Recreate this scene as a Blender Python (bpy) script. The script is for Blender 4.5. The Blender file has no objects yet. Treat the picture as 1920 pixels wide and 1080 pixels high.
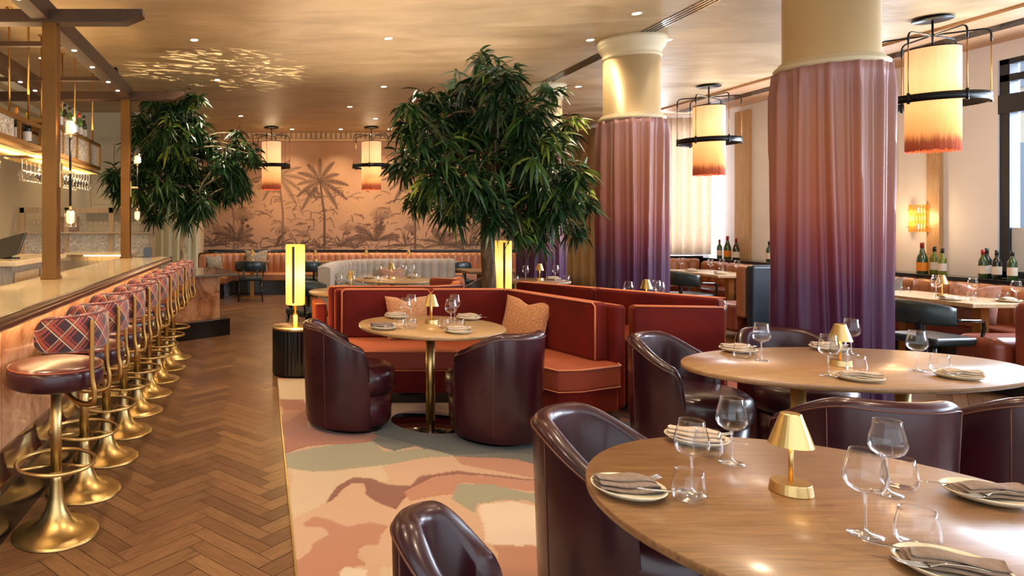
import bpy, math, random
import numpy as np
from mathutils import Vector, Matrix, Euler
R = math.radians
PI = math.pi
random.seed(7)
rng = np.random.default_rng(11)
SC = bpy.context.scene
COL = SC.collection
# ------------------------------------------------------------------ camera
cam = bpy.data.cameras.new('camera'); cam_o = bpy.data.objects.new('camera', cam); COL.objects.link(cam_o)
cam_o.location = (0, 0, 1.5); cam_o.rotation_euler = (R(90), 0, 0)
cam.sensor_width = 36; cam.lens = 36 * 1250 / 1920
cam.shift_x = (960 - 491) / 1920; cam.shift_y = -(540 - 420) / 1920
cam.clip_start = .05
SC.camera = cam_o
SC.view_settings.view_transform = 'Standard'; SC.view_settings.look = 'None'
SC.view_settings.gamma = 1; SC.view_settings.use_curve_mapping = False
SC.view_settings.exposure = 0.42
# ------------------------------------------------------------------ world
W = bpy.data.worlds.new('world'); SC.world = W; W.use_nodes = True
W.node_tree.nodes['Background'].inputs[0].default_value = (.86, .93, 1, 1)
W.node_tree.nodes['Background'].inputs[1].default_value = 1.7
# ------------------------------------------------------------------ large lights: daylight through the tall windows, added up-facing fills for the ceiling
def area(name, loc, rot, sx, sy, power, color):
    l = bpy.data.lights.new(name, 'AREA'); l.shape = 'RECTANGLE'; l.size = sx; l.size_y = sy
    l.energy = power; l.color = color
    o = bpy.data.objects.new(name, l); COL.objects.link(o); o.location = loc; o.rotation_euler = rot
    return o
area('window_daylight', (8.6, 5.2, 2.1), (0, R(90), 0), 2.4, 4.2, 560, (.86, .92, 1))
area('window_daylight', (8.6, 9.45, 2.1), (0, R(90), 0), 2.4, 1.05, 300, (.86, .92, 1))  # through a hidden opening behind the column, added to brighten the far right
area('window_daylight', (7.6, 12.75, 2.1), (R(-90), 0, 0), 1.3, 2.3, 120, (.92, .94, 1))  # unseen daylight added behind the sheer curtain to brighten that corner
area('window_daylight', (8.6, 1.2, 2.1), (0, R(90), 0), 2.4, 3.0, 300, (.86, .92, 1))
WARM = (1, .77, .52)
area('bar_ceiling_fill', (-2.1, 5.5, 2.62), (PI, 0, 0), .3, 5.0, 26, (1, .70, .36))  # no fixture here; added to brighten the ceiling over the bar
area('dining_ceiling_fill', (1.6, 5.5, 2.9), (PI, 0, 0), 3.0, 7.0, 66, (1, .83, .66))  # added upward fill for the dining ceiling, no lamp hangs here
# positions of the ceiling downlights: x, y, power, seen
DOWN = [(-.75, 7.39), (1.39, 7.33), (3.63, 6.46), (-.63, 9.44), (1.81, 9.9), (3.64, 7.39), (4.5, 7.39), (1.53, 11.6), (4.7, 9.9), (3.9, 11.8),
        (-.7, 5.2), (1.2, 5.0), (3.0, 4.2), (-.7, 3.2), (1.4, 2.9), (2.6, 2.2), (-.7, 1.6), (1.5, .8),  # this row is out of view, added for lighting the near half
        (-2.75, 5.6), (-2.7, 8.2), (-2.6, 10.8), (-.4, 12.6), (2.2, 12.9), (3.6, 13.1)]  # first three on this line added to brighten the wall behind the bar
CEIL = 3.54

# ================================================================== helpers
def srgb(h):
    h = h.lstrip('#'); v = [int(h[i:i + 2], 16) / 255 for i in (0, 2, 4)]
    return tuple((x / 12.92 if x <= .04045 else ((x + .055) / 1.055) ** 2.4) for x in v)

class NT:
    def __init__(s, name):
        s.m = bpy.data.materials.new(name); s.m.use_nodes = True; s.t = s.m.node_tree; s.n = s.t.nodes
        s.b = s.n['Principled BSDF']; s.out = s.n['Material Output']
    def add(s, typ, **kw):
        n = s.n.new(typ)
        for k, v in kw.items(): setattr(n, k, v)
        return n
    def link(s, a, b): s.t.links.new(a, b)
    def math(s, op, a, b=None, c=None):
        n = s.add('ShaderNodeMath', operation=op)
        for i, v in enumerate((a, b, c)):
            if v is None: continue
            if hasattr(v, 'links'): s.link(v, n.inputs[i])
            else: n.inputs[i].default_value = v
        return n.outputs[0]
    def ramp(s, fac, stops, interp='LINEAR'):
        n = s.add('ShaderNodeValToRGB'); n.color_ramp.interpolation = interp
        e = n.color_ramp.elements
        while len(e) < len(stops): e.new(.5)
        for el, (p, c) in zip(e, stops): el.position = p; el.color = (*c, 1)
        s.link(fac, n.inputs[0]); return n.outputs[0]
    def noise(s, scale, detail=3, vec=None, dist=0, rough=.5):
        n = s.add('ShaderNodeTexNoise'); n.inputs['Scale'].default_value = scale; n.inputs['Detail'].default_value = detail
        n.inputs['Distortion'].default_value = dist; n.inputs['Roughness'].default_value = rough
        if vec is not None: s.link(vec, n.inputs['Vector'])
        return n.outputs[0]
    def coord(s, which='Object', scale=None):
        c = s.add('ShaderNodeTexCoord').outputs[which]
        if scale:
            m = s.add('ShaderNodeMapping'); m.inputs['Scale'].default_value = scale; s.link(c, m.inputs[0]); return m.outputs[0]
        return c
    def mix(s, fac, a, b, mode='MIX'):
        n = s.add('ShaderNodeMix', data_type='RGBA', blend_type=mode)
        for sock, v in ((n.inputs[0], fac), (n.inputs[6], a), (n.inputs[7], b)):
            if hasattr(v, 'links'): s.link(v, sock)
            elif isinstance(v, (int, float)): sock.default_value = v
            else: sock.default_value = (*v, 1)
        return n.outputs[2]
    def bump(s, h, strength=.2, dist=.01):
        n = s.add('ShaderNodeBump'); n.inputs['Strength'].default_value = strength; n.inputs['Distance'].default_value = dist
        s.link(h, n.inputs['Height']); s.link(n.outputs[0], s.b.inputs['Normal'])
    def set(s, **kw):
        for k, v in kw.items():
            k = {'base': 'Base Color', 'rough': 'Roughness', 'metal': 'Metallic', 'coat': 'Coat Weight', 'coatr': 'Coat Roughness', 'sheen': 'Sheen Weight',
                 'sheenr': 'Sheen Roughness', 'sheent': 'Sheen Tint', 'emit': 'Emission Color', 'estr': 'Emission Strength', 'ior': 'IOR', 'spec': 'Specular IOR Level', 'alpha': 'Alpha'}[k]
            i = s.b.inputs[k]
            if hasattr(v, 'links'): s.link(v, i)
            elif isinstance(v, tuple) and len(v) == 3: i.default_value = (*v, 1)
            else: i.default_value = v
        return s.m

def simple(name, hexc, rough=.5, metal=0, noise=None, amp=.15, bump=0, **kw):
    n = NT(name); c = srgb(hexc)
    if noise:
        f = n.noise(noise, 4, n.coord())
        n.set(base=n.ramp(f, [(.3, tuple(x * (1 - amp) for x in c)), (.7, tuple(min(1, x * (1 + amp)) for x in c))]))
        if bump: n.bump(f, bump)
    else: n.set(base=c)
    return n.set(rough=rough, metal=metal, **kw)

def emitter(name, hexc, strength):
    n = NT(name); n.set(base=srgb(hexc), emit=srgb(hexc), estr=strength); return n.m

def glass_mat(name, tint=(1, 1, 1), rough=.02, ior=1.5, edge=.95, base=.022):
    n = NT(name); n.n.remove(n.b)
    tr = n.add('ShaderNodeBsdfTransparent'); lw = n.add('ShaderNodeLayerWeight'); lw.inputs[0].default_value = .4
    n.link(n.ramp(lw.outputs['Facing'], [(0, tint), (.55, tint), (1, tuple(x * .55 for x in tint))]), tr.inputs[0])
    gl = n.add('ShaderNodeBsdfGlossy'); gl.inputs['Roughness'].default_value = rough; gl.inputs[0].default_value = (1, 1, 1, 1)
    f = n.math('MULTIPLY_ADD', n.math('POWER', lw.outputs['Facing'], 2.8), edge, base)
    mx = n.add('ShaderNodeMixShader'); n.link(f, mx.inputs[0]); n.link(tr.outputs[0], mx.inputs[1]); n.link(gl.outputs[0], mx.inputs[2])
    n.link(mx.outputs[0], n.out.inputs[0]); return n.m

M = {}
def wood(name, dark, light, rough=.3, scale=(1, 9, 9), grain=6, coat=.2):
    n = NT(name); v = n.coord('Object', scale)
    f = n.noise(grain, 6, v, 1.2, .62)
    n.set(base=n.ramp(f, [(.28, srgb(dark)), (.5, tuple((a + b) / 2 for a, b in zip(srgb(dark), srgb(light)))), (.72, srgb(light))]))
    n.bump(f, .08, .004); return n.set(rough=rough, coat=coat, coatr=.15)
M['table_wood'] = wood('table_wood', '#64452a', '#906a44', .38, (1, 11, 9), 5)
M['light_oak'] = wood('light_oak', '#9a7850', '#bd9868', .32, (1, 11, 9), 5)
M['oval_wood'] = wood('oval_wood', '#876545', '#a9835c', .34, (1, 11, 9), 5)
M['pale_wood'] = wood('pale_wood', '#a98a63', '#cbb08a', .4, (9, 9, 1.2), 4)
M['grey_wood'] = wood('grey_wood', '#8b7b66', '#b3a48c', .5, (9, 9, 1.2), 4)
M['trim_wood'] = wood('trim_wood', '#a8845a', '#c8a478', .5, (9, 9, .8), 4)
M['soffit_wood'] = wood('soffit_wood', '#a87e58', '#c79d76', .5, (9, .8, 9), 4)
M['dark_wood'] = wood('dark_wood', '#24110b', '#54301f', .18, (9, .8, 9), 4, .6)
M['leather'] = (lambda n: (n.bump(n.noise(7, 3, n.coord()), .12, .006), n.set(base=n.ramp(n.noise(2.2, 3, n.coord()), [(.3, srgb('#260c16')), (.75, srgb('#40151d'))]), rough=n.math('MULTIPLY_ADD', n.noise(9, 3, n.coord()), .16, .22), coat=.3, coatr=.15, spec=.4))[1])(NT('oxblood_leather'))
M['leather_pipe'] = simple('leather_piping', '#5c3428', .4)
M['brown_leather'] = simple('brown_leather', '#8a3f26', .35, noise=4, amp=.2, coat=.3, coatr=.25)
M['seat_leather'] = simple('seat_leather', '#5a2a20', .3, noise=4, amp=.2, coat=.4, coatr=.2)  # tan reflection mixed into the maroon of the stool seat tops
M['orange_leather'] = simple('orange_leather', '#a56a42', .36, noise=3, amp=.18, coat=.3, coatr=.25)
M['green_leather'] = simple('green_leather', '#16272a', .4, noise=3, amp=.3, coat=.2)
M['navy_leather'] = simple('navy_leather', '#1b2530', .4, noise=3, amp=.3, coat=.2)
def velvet():
    n = NT('red_velvet'); f = n.noise(3.5, 4, n.coord())
    n.set(base=n.ramp(f, [(.3, srgb('#540e0c')), (.7, srgb('#6e160e'))]), rough=.75, sheen=.9, sheenr=.35, sheent=srgb('#ff8a4a'), spec=.2)
    n.bump(n.noise(220, 2, n.coord()), .08, .002); return n.m
M['velvet'] = velvet()
M['velvet_pipe'] = simple('orange_piping', '#d0743e', .6, sheen=.4)
M['velvet_seat'] = simple('lit_red_velvet', '#8e3820', .75, noise=3, amp=.15, sheen=.8, sheenr=.35, sheent=srgb('#ff9a5a'))  # same velvet as the backs; orange look of lit tops put into colour
def brushed(name, hexc, rough=.24):
    n = NT(name); f = n.noise(14, 4, n.coord('Object', (1, 1, .05)), 0, .7)
    n.set(base=srgb(hexc), metal=1.0, rough=rough + .07); return n.m
M['brass'] = brushed('brushed_brass', '#d4b67a', .26)
M['brass_dull'] = brushed('aged_brass', '#ad8148', .34)
M['bronze'] = brushed('bronze_sheet', '#80582f', .36)
M['bronze_dark'] = simple('dark_bronze', '#4a3424', .5, .4, noise=2)
M['black_metal'] = simple('black_metal', '#0d1012', .35, .5)
M['steel'] = simple('polished_steel', '#c9c2b8', .12, 1)
M['mirror_disc'] = simple('polished_base_disc', '#8d8578', .08, 1)
M['black'] = simple('black_lacquer', '#0c1013', .2, coat=.5)
M['counter_stone'] = (lambda n: n.set(base=n.ramp(n.noise(1.4, 6, n.coord(), 1.5), [(.35, srgb('#cbb083')), (.55, srgb('#dcc59c')), (.7, srgb('#cdb288'))]), rough=.12, coat=.5, coatr=.08))(NT('cream_stone_counter'))
def onyx():
    n = NT('pink_onyx'); v = n.coord('Object', (1, 1, 1))
    a = n.noise(2.4, 8, v, 1.8, .68); b = n.noise(30, 4, v)
    c = n.ramp(a, [(.34, srgb('#7d452c')), (.46, srgb('#b87a54')), (.56, srgb('#cf9a74')), (.66, srgb('#985a40'))])
    n.set(base=n.mix(n.math('MULTIPLY', b, .3), c, srgb('#e2b58e')), rough=.16, coat=.6, coatr=.06); return n.m
M['onyx'] = onyx()
M['maroon_gloss'] = simple('maroon_mirror_glass', '#4a1f1f', .08, 0, noise=2, coat=1, coatr=.03)
M['plaster_white'] = simple('white_plaster', '#e8ebf4', .8, noise=1.5, amp=.05)
M['cream_paint'] = simple('cream_paint', '#c9b894', .6, noise=1, amp=.06)
M['warm_paint'] = simple('warm_cream_plaster', '#bf9a6c', .6, noise=1, amp=.05)
M['column_gold'] = simple('champagne_plaster', '#cfb487', .42, .25, noise=2, amp=.06)
M['white_ceramic'] = simple('stoneware', '#d2c8ae', .3, noise=60, amp=.05, coat=.3)
M['napkin'] = simple('taupe_linen', '#7d6a5c', .9, noise=90, amp=.14, bump=.2)
M['napkin_light'] = simple('pale_linen', '#b9a48e', .9, noise=90, amp=.1, bump=.2)
M['grey_fabric'] = simple('grey_fluted_velvet', '#a89a8c', .8, noise=8, amp=.1, sheen=.5)
M['grey_cushion'] = simple('grey_patterned_cushion', '#8a8378', .9, noise=25, amp=.4, bump=.2)
M['pink_cushion'] = simple('pink_cushion', '#a97f6e', .9, noise=20, amp=.3)
M['glass'] = glass_mat('clear_glass')
M['stem_glass'] = glass_mat('stem_glass', (.96, .97, .98), .05, edge=.6, base=.28)
M['pane'] = glass_mat('window_glass', (.93, .96, 1), edge=.3)
def seedy():
    n = NT('seedy_glass'); n.n.remove(n.b)
    v = n.coord(); f = n.noise(28, 5, v, 1.2, .7)
    tr = n.add('ShaderNodeBsdfTransparent'); tr.inputs[0].default_value = (.9, .86, .78, 1)
    gl = n.add('ShaderNodeBsdfGlossy'); gl.inputs['Roughness'].default_value = .35; gl.inputs[0].default_value = (1, .96, .86, 1)
    bp = n.add('ShaderNodeBump'); bp.inputs['Strength'].default_value = .8; bp.inputs['Distance'].default_value = .02; n.link(f, bp.inputs['Height']); n.link(bp.outputs[0], gl.inputs['Normal'])
    mx = n.add('ShaderNodeMixShader'); n.link(n.ramp(f, [(.42, (.3,) * 3), (.6, (.8,) * 3)]), mx.inputs[0]); n.link(tr.outputs[0], mx.inputs[1]); n.link(gl.outputs[0], mx.inputs[2]); n.link(mx.outputs[0], n.out.inputs[0]); return n.m
M['seedy'] = seedy()
M['bulb'] = emitter('warm_bulb', '#ffdca0', 14)
M['lens'] = emitter('downlight_lens', '#fff0c8', 22)
M['strip'] = emitter('led_strip', '#ffe0a0', 9)
M['frost'] = emitter('lit_frosted_glass', '#ffcf94', 1.0)
M['bottle_green'] = simple('green_bottle_glass', '#2e4a20', .06, coat=.6)
M['bottle_dark'] = simple('dark_bottle_glass', '#10160f', .06, coat=.6)
M['bottle_olive'] = simple('olive_bottle_glass', '#6d7420', .08, coat=.5)
M['label_paper'] = simple('paper_label', '#d8cfc0', .7)
M['foil_red'] = simple('red_foil', '#8a2220', .35, .3)
M['foil_orange'] = simple('orange_foil', '#e08a1c', .4)
M['foil_yellow'] = simple('yellow_foil', '#dcc020', .4)
M['foil_black'] = simple('black_foil', '#141414', .35)
M['canister'] = simple('brown_canister', '#6a5038', .4, .5)
# curtain dye running from dusty pink into plum towards the hem
def ombre():
    n = NT('ombre_satin'); sep = n.add('ShaderNodeSeparateXYZ'); n.link(n.coord(), sep.inputs[0])
    h = n.math('ADD', sep.outputs[2], n.math('MULTIPLY', n.noise(3, 2, n.coord('Object', (1, 1, .4))), .18))
    f = n.math('DIVIDE', h, 2.8)
    n.set(base=n.ramp(f, [(.0, srgb('#3d1f42')), (.40, srgb('#4e2044')), (.52, srgb('#803c44')), (.62, srgb('#99584a')), (.8, srgb('#98654f')), (.95, srgb('#9c706a'))]),
          rough=.4, sheen=.15, sheenr=.3, spec=.4); return n.m
M['ombre'] = ombre()
def plum():
    return simple('plum_satin', '#6a4560', .38, noise=2, amp=.1, sheen=.5)
M['beige_curtain'] = simple('beige_weave_curtain', '#c9b294', .85, noise=60, amp=.12, sheen=.3)
def sheer():
    n = NT('sheer_beige_linen'); f = n.noise(60, 3, n.coord()); c = n.ramp(f, [(.3, srgb('#d2c2b2')), (.7, srgb('#e6dacb'))]); n.set(base=c, rough=.85)
    tl = n.add('ShaderNodeBsdfTranslucent'); n.link(c, tl.inputs[0]); mx = n.add('ShaderNodeMixShader'); mx.inputs[0].default_value = .5
    n.link(n.b.outputs[0], mx.inputs[1]); n.link(tl.outputs[0], mx.inputs[2]); n.link(mx.outputs[0], n.out.inputs[0]); return n.m
M['sheer'] = sheer()
M['gold_curtain'] = simple('gold_weave_curtain', '#a58a60', .85, noise=60, amp=.14, sheen=.3)
def stool_fabric():
    n = NT('diamond_fabric'); uv = n.coord('UV'); sep = n.add('ShaderNodeSeparateXYZ'); n.link(uv, sep.inputs[0])
    k = 8.6
    a = n.math('FRACT', n.math('ADD', n.math('MULTIPLY', n.math('ADD', sep.outputs[0], sep.outputs[1]), k), 50.0))
    b = n.math('FRACT', n.math('ADD', n.math('MULTIPLY', n.math('SUBTRACT', sep.outputs[0], sep.outputs[1]), k), 50.0))
    st = [(0, srgb('#3a141c')), (.44, srgb('#cdb28a')), (.50, srgb('#5a1a1e')), (.56, srgb('#a3452a')), (.74, srgb('#3a141c')), (.8, srgb('#8c2c26')), (.9, srgb('#3a141c'))]
    st2 = [(0, srgb('#3a141c')), (.46, srgb('#b89a78')), (.51, srgb('#6a2024')), (.58, srgb('#94402a')), (.72, srgb('#3a141c')), (.84, srgb('#9c3a2c')), (.92, srgb('#3a141c'))]
    c = n.mix(1, n.ramp(a, st, 'CONSTANT'), n.ramp(b, st2, 'CONSTANT'), 'LIGHTEN')
    n.bump(n.noise(300, 2, n.coord()), .2, .002)
    return n.set(base=c, rough=.8, sheen=.35)
M['diamond'] = stool_fabric()
def hex_fabric():
    n = NT('hexagon_velvet'); v = n.add('ShaderNodeTexVoronoi', feature='F1'); v.inputs['Scale'].default_value = 26; v.inputs['Randomness'].default_value = .25
    n.link(n.coord('UV', (1.15, 1, 1)), v.inputs['Vector'])
    n.set(base=n.ramp(v.outputs['Distance'], [(.0, srgb('#9a5a24')), (.30, srgb('#8a4c1e')), (.36, srgb('#c98f5e')), (.46, srgb('#b5794e')), (.6, srgb('#d8a172'))]), rough=.8, sheen=.5, sheenr=.4); return n.m
M['hexagon'] = hex_fabric()
def shade_mat():
    n = NT('lit_string_fringe'); sep = n.add('ShaderNodeSeparateXYZ'); n.link(n.coord(), sep.inputs[0])
    st = n.noise(60, 2, n.coord('Object', (1, 1, .03)))
    h = n.math('ADD', sep.outputs[2], n.math('MULTIPLY', st, .10))
    c = n.ramp(h, [(.0, srgb('#8c3420')), (.12, srgb('#a5502e')), (.2, srgb('#ee9e58')), (.45, srgb('#ffba74')), (.8, srgb('#ffc68a')), (1., srgb('#f4b680'))])
    g = n.ramp(h, [(.0, (.25,) * 3), (.13, (.3,) * 3), (.24, (.8,) * 3), (.55, (1.1,) * 3), (1, (.8,) * 3)])
    n.set(base=c, rough=.9, emit=n.mix(1, c, n.mix(n.math('MULTIPLY', st, .5), g, (.4, .4, .4)), 'MULTIPLY'), estr=.92); return n.m
M['fringe'] = shade_mat()
def floor_lamp_mat():
    n = NT('lit_pleated_shade'); sep = n.add('ShaderNodeSeparateXYZ'); n.link(n.coord(), sep.inputs[0])
    ang = n.math('ARCTAN2', sep.outputs[1], sep.outputs[0])
    pl = n.math('ABSOLUTE', n.math('SINE', n.math('MULTIPLY', ang, 11)))
    d = n.math('ABSOLUTE', n.math('SUBTRACT', sep.outputs[2], .3))
    c = n.ramp(d, [(0, srgb('#fff0a8')), (.12, srgb('#f4dc78')), (.32, srgb('#dfb848'))])
    n.set(base=c, rough=.8, emit=n.mix(1, c, n.ramp(pl, [(0, (.55,) * 3), (.25, (1,) * 3)]), 'MULTIPLY'), estr=.72); return n.m
M['lamp_shade'] = floor_lamp_mat()
def leafm():
    n = NT('glossy_leaf'); at = n.add('ShaderNodeAttribute'); at.attribute_name = 'tone'
    c = n.ramp(at.outputs['Fac'], [(0, srgb('#16301a')), (.5, srgb('#2a4a22')), (.82, srgb('#486a28')), (1, srgb('#93a33c'))])
    n.set(base=c, rough=.34, spec=.6)
    n.b.inputs['Subsurface Weight'].default_value = 0
    return n.m
M['leaf'] = leafm()
M['bark'] = (lambda n: (n.bump(n.noise(24, 5, n.coord('Object', (1, 1, .3)), .8), .9, .03), n.set(base=n.ramp(n.noise(14, 5, n.coord('Object', (1, 1, .35)), .5), [(.3, srgb('#3b2a1a')), (.55, srgb('#6e5238')), (.75, srgb('#9a8058'))]), rough=.9))[1])(NT('tree_bark'))
M['pale_bark'] = (lambda n: (n.bump(n.noise(24, 5, n.coord('Object', (1, 1, .3)), .8), .9, .03), n.set(base=n.ramp(n.noise(14, 5, n.coord('Object', (1, 1, .35)), .5), [(.3, srgb('#5a4a38')), (.5, srgb('#b8a280')), (.75, srgb('#d8c8a4'))]), rough=.9))[1])(NT('pale_bark'))
def attr_mat(name, rough, extra=None, amp=.12, scale=200, **kw):
    n = NT(name); at = n.add('ShaderNodeAttribute'); at.attribute_name = 'paint'
    f = n.noise(scale, 3, n.coord())
    c = n.mix(1, at.outputs['Color'], n.ramp(f, [(.3, (1 - amp,) * 3), (.7, (1.0,) * 3)]), 'MULTIPLY')
    n.bump(f, .15, .004)
    return n.set(base=c, rough=rough, **kw)
M['rug'] = attr_mat('tufted_wool', .95, amp=.16, scale=150, sheen=.3)
M['mural'] = attr_mat('mural_print', .75, amp=.08, scale=20)
def floor_mat():
    n = NT('herringbone_oak'); at = n.add('ShaderNodeAttribute'); at.attribute_name = 'paint'
    f = n.noise(3.2, 7, n.coord('UV', (2.2, 24, 1)), .8, .65)
    g = n.noise(.9, 3, n.coord())
    c = n.mix(1, at.outputs['Color'], n.ramp(f, [(.25, (.5,) * 3), (.7, (1.15,) * 3)]), 'MULTIPLY')
    n.bump(f, .06, .003)
    return n.set(base=c, rough=n.math('MULTIPLY_ADD', g, .22, .24), spec=.4)
M['floor'] = floor_mat()
def ceil_mat():
    n = NT('polished_plaster'); v = n.coord('Object', (1, 2.6, 1))
    a = n.noise(.8, 6, v, 1.0, .6)
    n.set(base=n.ramp(a, [(.3, srgb('#9d8460')), (.5, srgb('#b0956e')), (.7, srgb('#c2a780'))]), rough=n.math('MULTIPLY_ADD', a, .25, .36), spec=.5)
    n.bump(n.noise(2.2, 4, v, .6), .22, .05); return n.m
M['ceiling'] = ceil_mat()

# ------------------------------------------------------------------ mesh builder
class MB:
    def __init__(s): s.v = []; s.f = []; s.uv = {}; s.sm = []
    def add(s, verts, faces, smooth=False, uvs=None):
        o = len(s.v); s.v += [tuple(v) for v in verts]
        for i, f in enumerate(faces):
            if uvs is not None: s.uv[len(s.f)] = [uvs[k] for k in f]
            s.f.append([o + k for k in f]); s.sm.append(smooth)
        return s
    def box(s, x0, x1, y0, y1, z0, z1, rz=0, c=None):
        P = [(x, y, z) for z in (z0, z1) for (x, y) in ((x0, y0), (x1, y0), (x1, y1), (x0, y1))]
        if rz:
            c = c or ((x0 + x1) / 2, (y0 + y1) / 2); ca, sa = math.cos(rz), math.sin(rz)
            P = [(c[0] + (x - c[0]) * ca - (y - c[1]) * sa, c[1] + (x - c[0]) * sa + (y - c[1]) * ca, z) for x, y, z in P]
        return s.add(P, [(0, 3, 2, 1), (4, 5, 6, 7), (0, 1, 5, 4), (1, 2, 6, 5), (2, 3, 7, 6), (3, 0, 4, 7)])
    def lathe(s, prof, n=32, c=(0, 0), sx=1, sy=1, smooth=True, cap=True):
        V = []; k = len(prof)
        for r, z in prof:
            for i in range(n):
                a = 2 * PI * i / n; V.append((c[0] + r * sx * math.cos(a), c[1] + r * sy * math.sin(a), z))
        F = [(j * n + i, j * n + (i + 1) % n, (j + 1) * n + (i + 1) % n, (j + 1) * n + i) for j in range(k - 1) for i in range(n)]
        s.add(V, F, smooth)
        if cap:
            o = len(s.v) - len(V)
            if prof[0][0] > 1e-5: s.f.append([o + i for i in range(n)][::-1]); s.sm.append(False)
            if prof[-1][0] > 1e-5: s.f.append([o + (k - 1) * n + i for i in range(n)]); s.sm.append(False)
        return s
    def tube(s, pts, r, n=10, closed=False):
        pts = [Vector(p) for p in pts]; m = len(pts); rs = r if isinstance(r, (list, tuple)) else [r] * m
        T = []
        for i in range(m):
            a = pts[(i - 1) % m] if (closed or i) else pts[0]; b = pts[(i + 1) % m] if (closed or i < m - 1) else pts[-1]
            T.append((b - a).normalized())
        up = Vector((0, 0, 1)) if abs(T[0].z) < .9 else Vector((1, 0, 0))
        N = T[0].cross(up).normalized(); V = []
        for i in range(m):
            N = (N - T[i] * N.dot(T[i])).normalized(); B = T[i].cross(N)
            for k in range(n):
                a = 2 * PI * k / n; V.append(pts[i] + (N * math.cos(a) + B * math.sin(a)) * rs[i])
        q = m if closed else m - 1
        F = [(i * n + k, ((i + 1) % m) * n + k, ((i + 1) % m) * n + (k + 1) % n, i * n + (k + 1) % n) for i in range(q) for k in range(n)]
        if not closed: F += [tuple(range(n)), tuple((m - 1) * n + k for k in range(n))[::-1]]
        return s.add([tuple(v) for v in V], F, True)
    def grid(s, P, smooth=True, uvs=None, closed_u=False, flip=False):
        a = len(P); b = len(P[0]); V = [p for row in P for p in row]
        U = [u for row in uvs for u in row] if uvs else None
        F = []
        for i in range(a - (0 if closed_u else 1)):
            for j in range(b - 1):
                i2 = (i + 1) % a; f = (i * b + j, i2 * b + j, i2 * b + j + 1, i * b + j + 1)
                F.append(f[::-1] if flip else f)
        return s.add(V, F, smooth, U)
    def build(s, name, mat, parent=None, loc=(0, 0, 0), rz=0, bevel=0, seg=2, sub=0, smooth=None):
        me = bpy.data.meshes.new(name); me.from_pydata(s.v, [], s.f)
        if s.uv:
            ul = me.uv_layers.new(name='uv')
            for p in me.polygons:
                u = s.uv.get(p.index)
                if u:
                    for k, li in enumerate(p.loop_indices): ul.data[li].uv = u[k]
        sm = s.sm if smooth is None else [smooth] * len(s.f)
        me.polygons.foreach_set('use_smooth', sm)
        me.materials.append(M[mat] if isinstance(mat, str) else mat)
        o = bpy.data.objects.new(name, me); COL.objects.link(o)
        if parent: o.parent = parent
        o.location = loc; o.rotation_euler = (0, 0, rz)
        if bevel:
            md = o.modifiers.new('edge', 'BEVEL'); md.width = bevel; md.segments = seg; md.limit_method = 'ANGLE'; md.angle_limit = R(40)
            me.polygons.foreach_set('use_smooth', [True] * len(s.f)); md.harden_normals = True
        if sub: md = o.modifiers.new('soft', 'SUBSURF'); md.levels = sub; md.render_levels = sub
        return o

def thing(name, label, cat, loc=(0, 0, 0), rz=0, group=None):
    o = bpy.data.objects.new(name, None); COL.objects.link(o); o.location = loc; o.rotation_euler = (0, 0, rz); o.empty_display_size = .1
    return tag(o, label, cat, group)
def tag(o, label, cat, group=None):
    o['label'] = label; o['category'] = cat
    if group: o['group'] = group
    return o
def struct(o, label=None):
    o['kind'] = 'structure'
    if label: o['label'] = label
    return o
def dup(root, loc, rz=0, label=None, group=None, tilt=None, scale=None):
    def cp(o, par):
        c = o.copy(); COL.objects.link(c); c.parent = par
        for ch in list(o.children): cp(ch, c)
        return c
    r = cp(root, None); r.location = loc; r.rotation_euler = (tilt or 0, 0, rz)
    if scale: r.scale = scale
    if label: r['label'] = label
    if group: r['group'] = group
    return r
class Kind:
    """first call moves the prototype, later calls copy it"""
    def __init__(s, make): s.make = make; s.p = None
    def put(s, loc, rz=0, label='', group=None, **kw):
        if s.p is None: s.p = s.make(); s.p['label'] = label; s.p['group'] = group; s.p.location = loc; s.p.rotation_euler = (kw.get('tilt') or 0, 0, rz); s.p.scale = kw.get('scale') or (1, 1, 1); return s.p
        return dup(s.p, loc, rz, label, group, **kw)
def fl(u, v, h=0.):
    """point at height h above the floor on the sight line of a picture position"""
    Y = (1.5 - h) * 1250 / (v - 420); return ((u - 491) / 1250 * Y, Y)
def smooth_path(pts, n=8):
    P = [Vector(p) for p in pts]; out = []
    for i in range(len(P) - 1):
        p0 = P[max(i - 1, 0)]; p1 = P[i]; p2 = P[i + 1]; p3 = P[min(i + 2, len(P) - 1)]
        for k in range(n):
            t = k / n
            out.append(.5 * ((2 * p1) + (-p0 + p2) * t + (2 * p0 - 5 * p1 + 4 * p2 - p3) * t * t + (-p0 + 3 * p1 - 3 * p2 + p3) * t ** 3))
    out.append(P[-1]); return out

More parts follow.
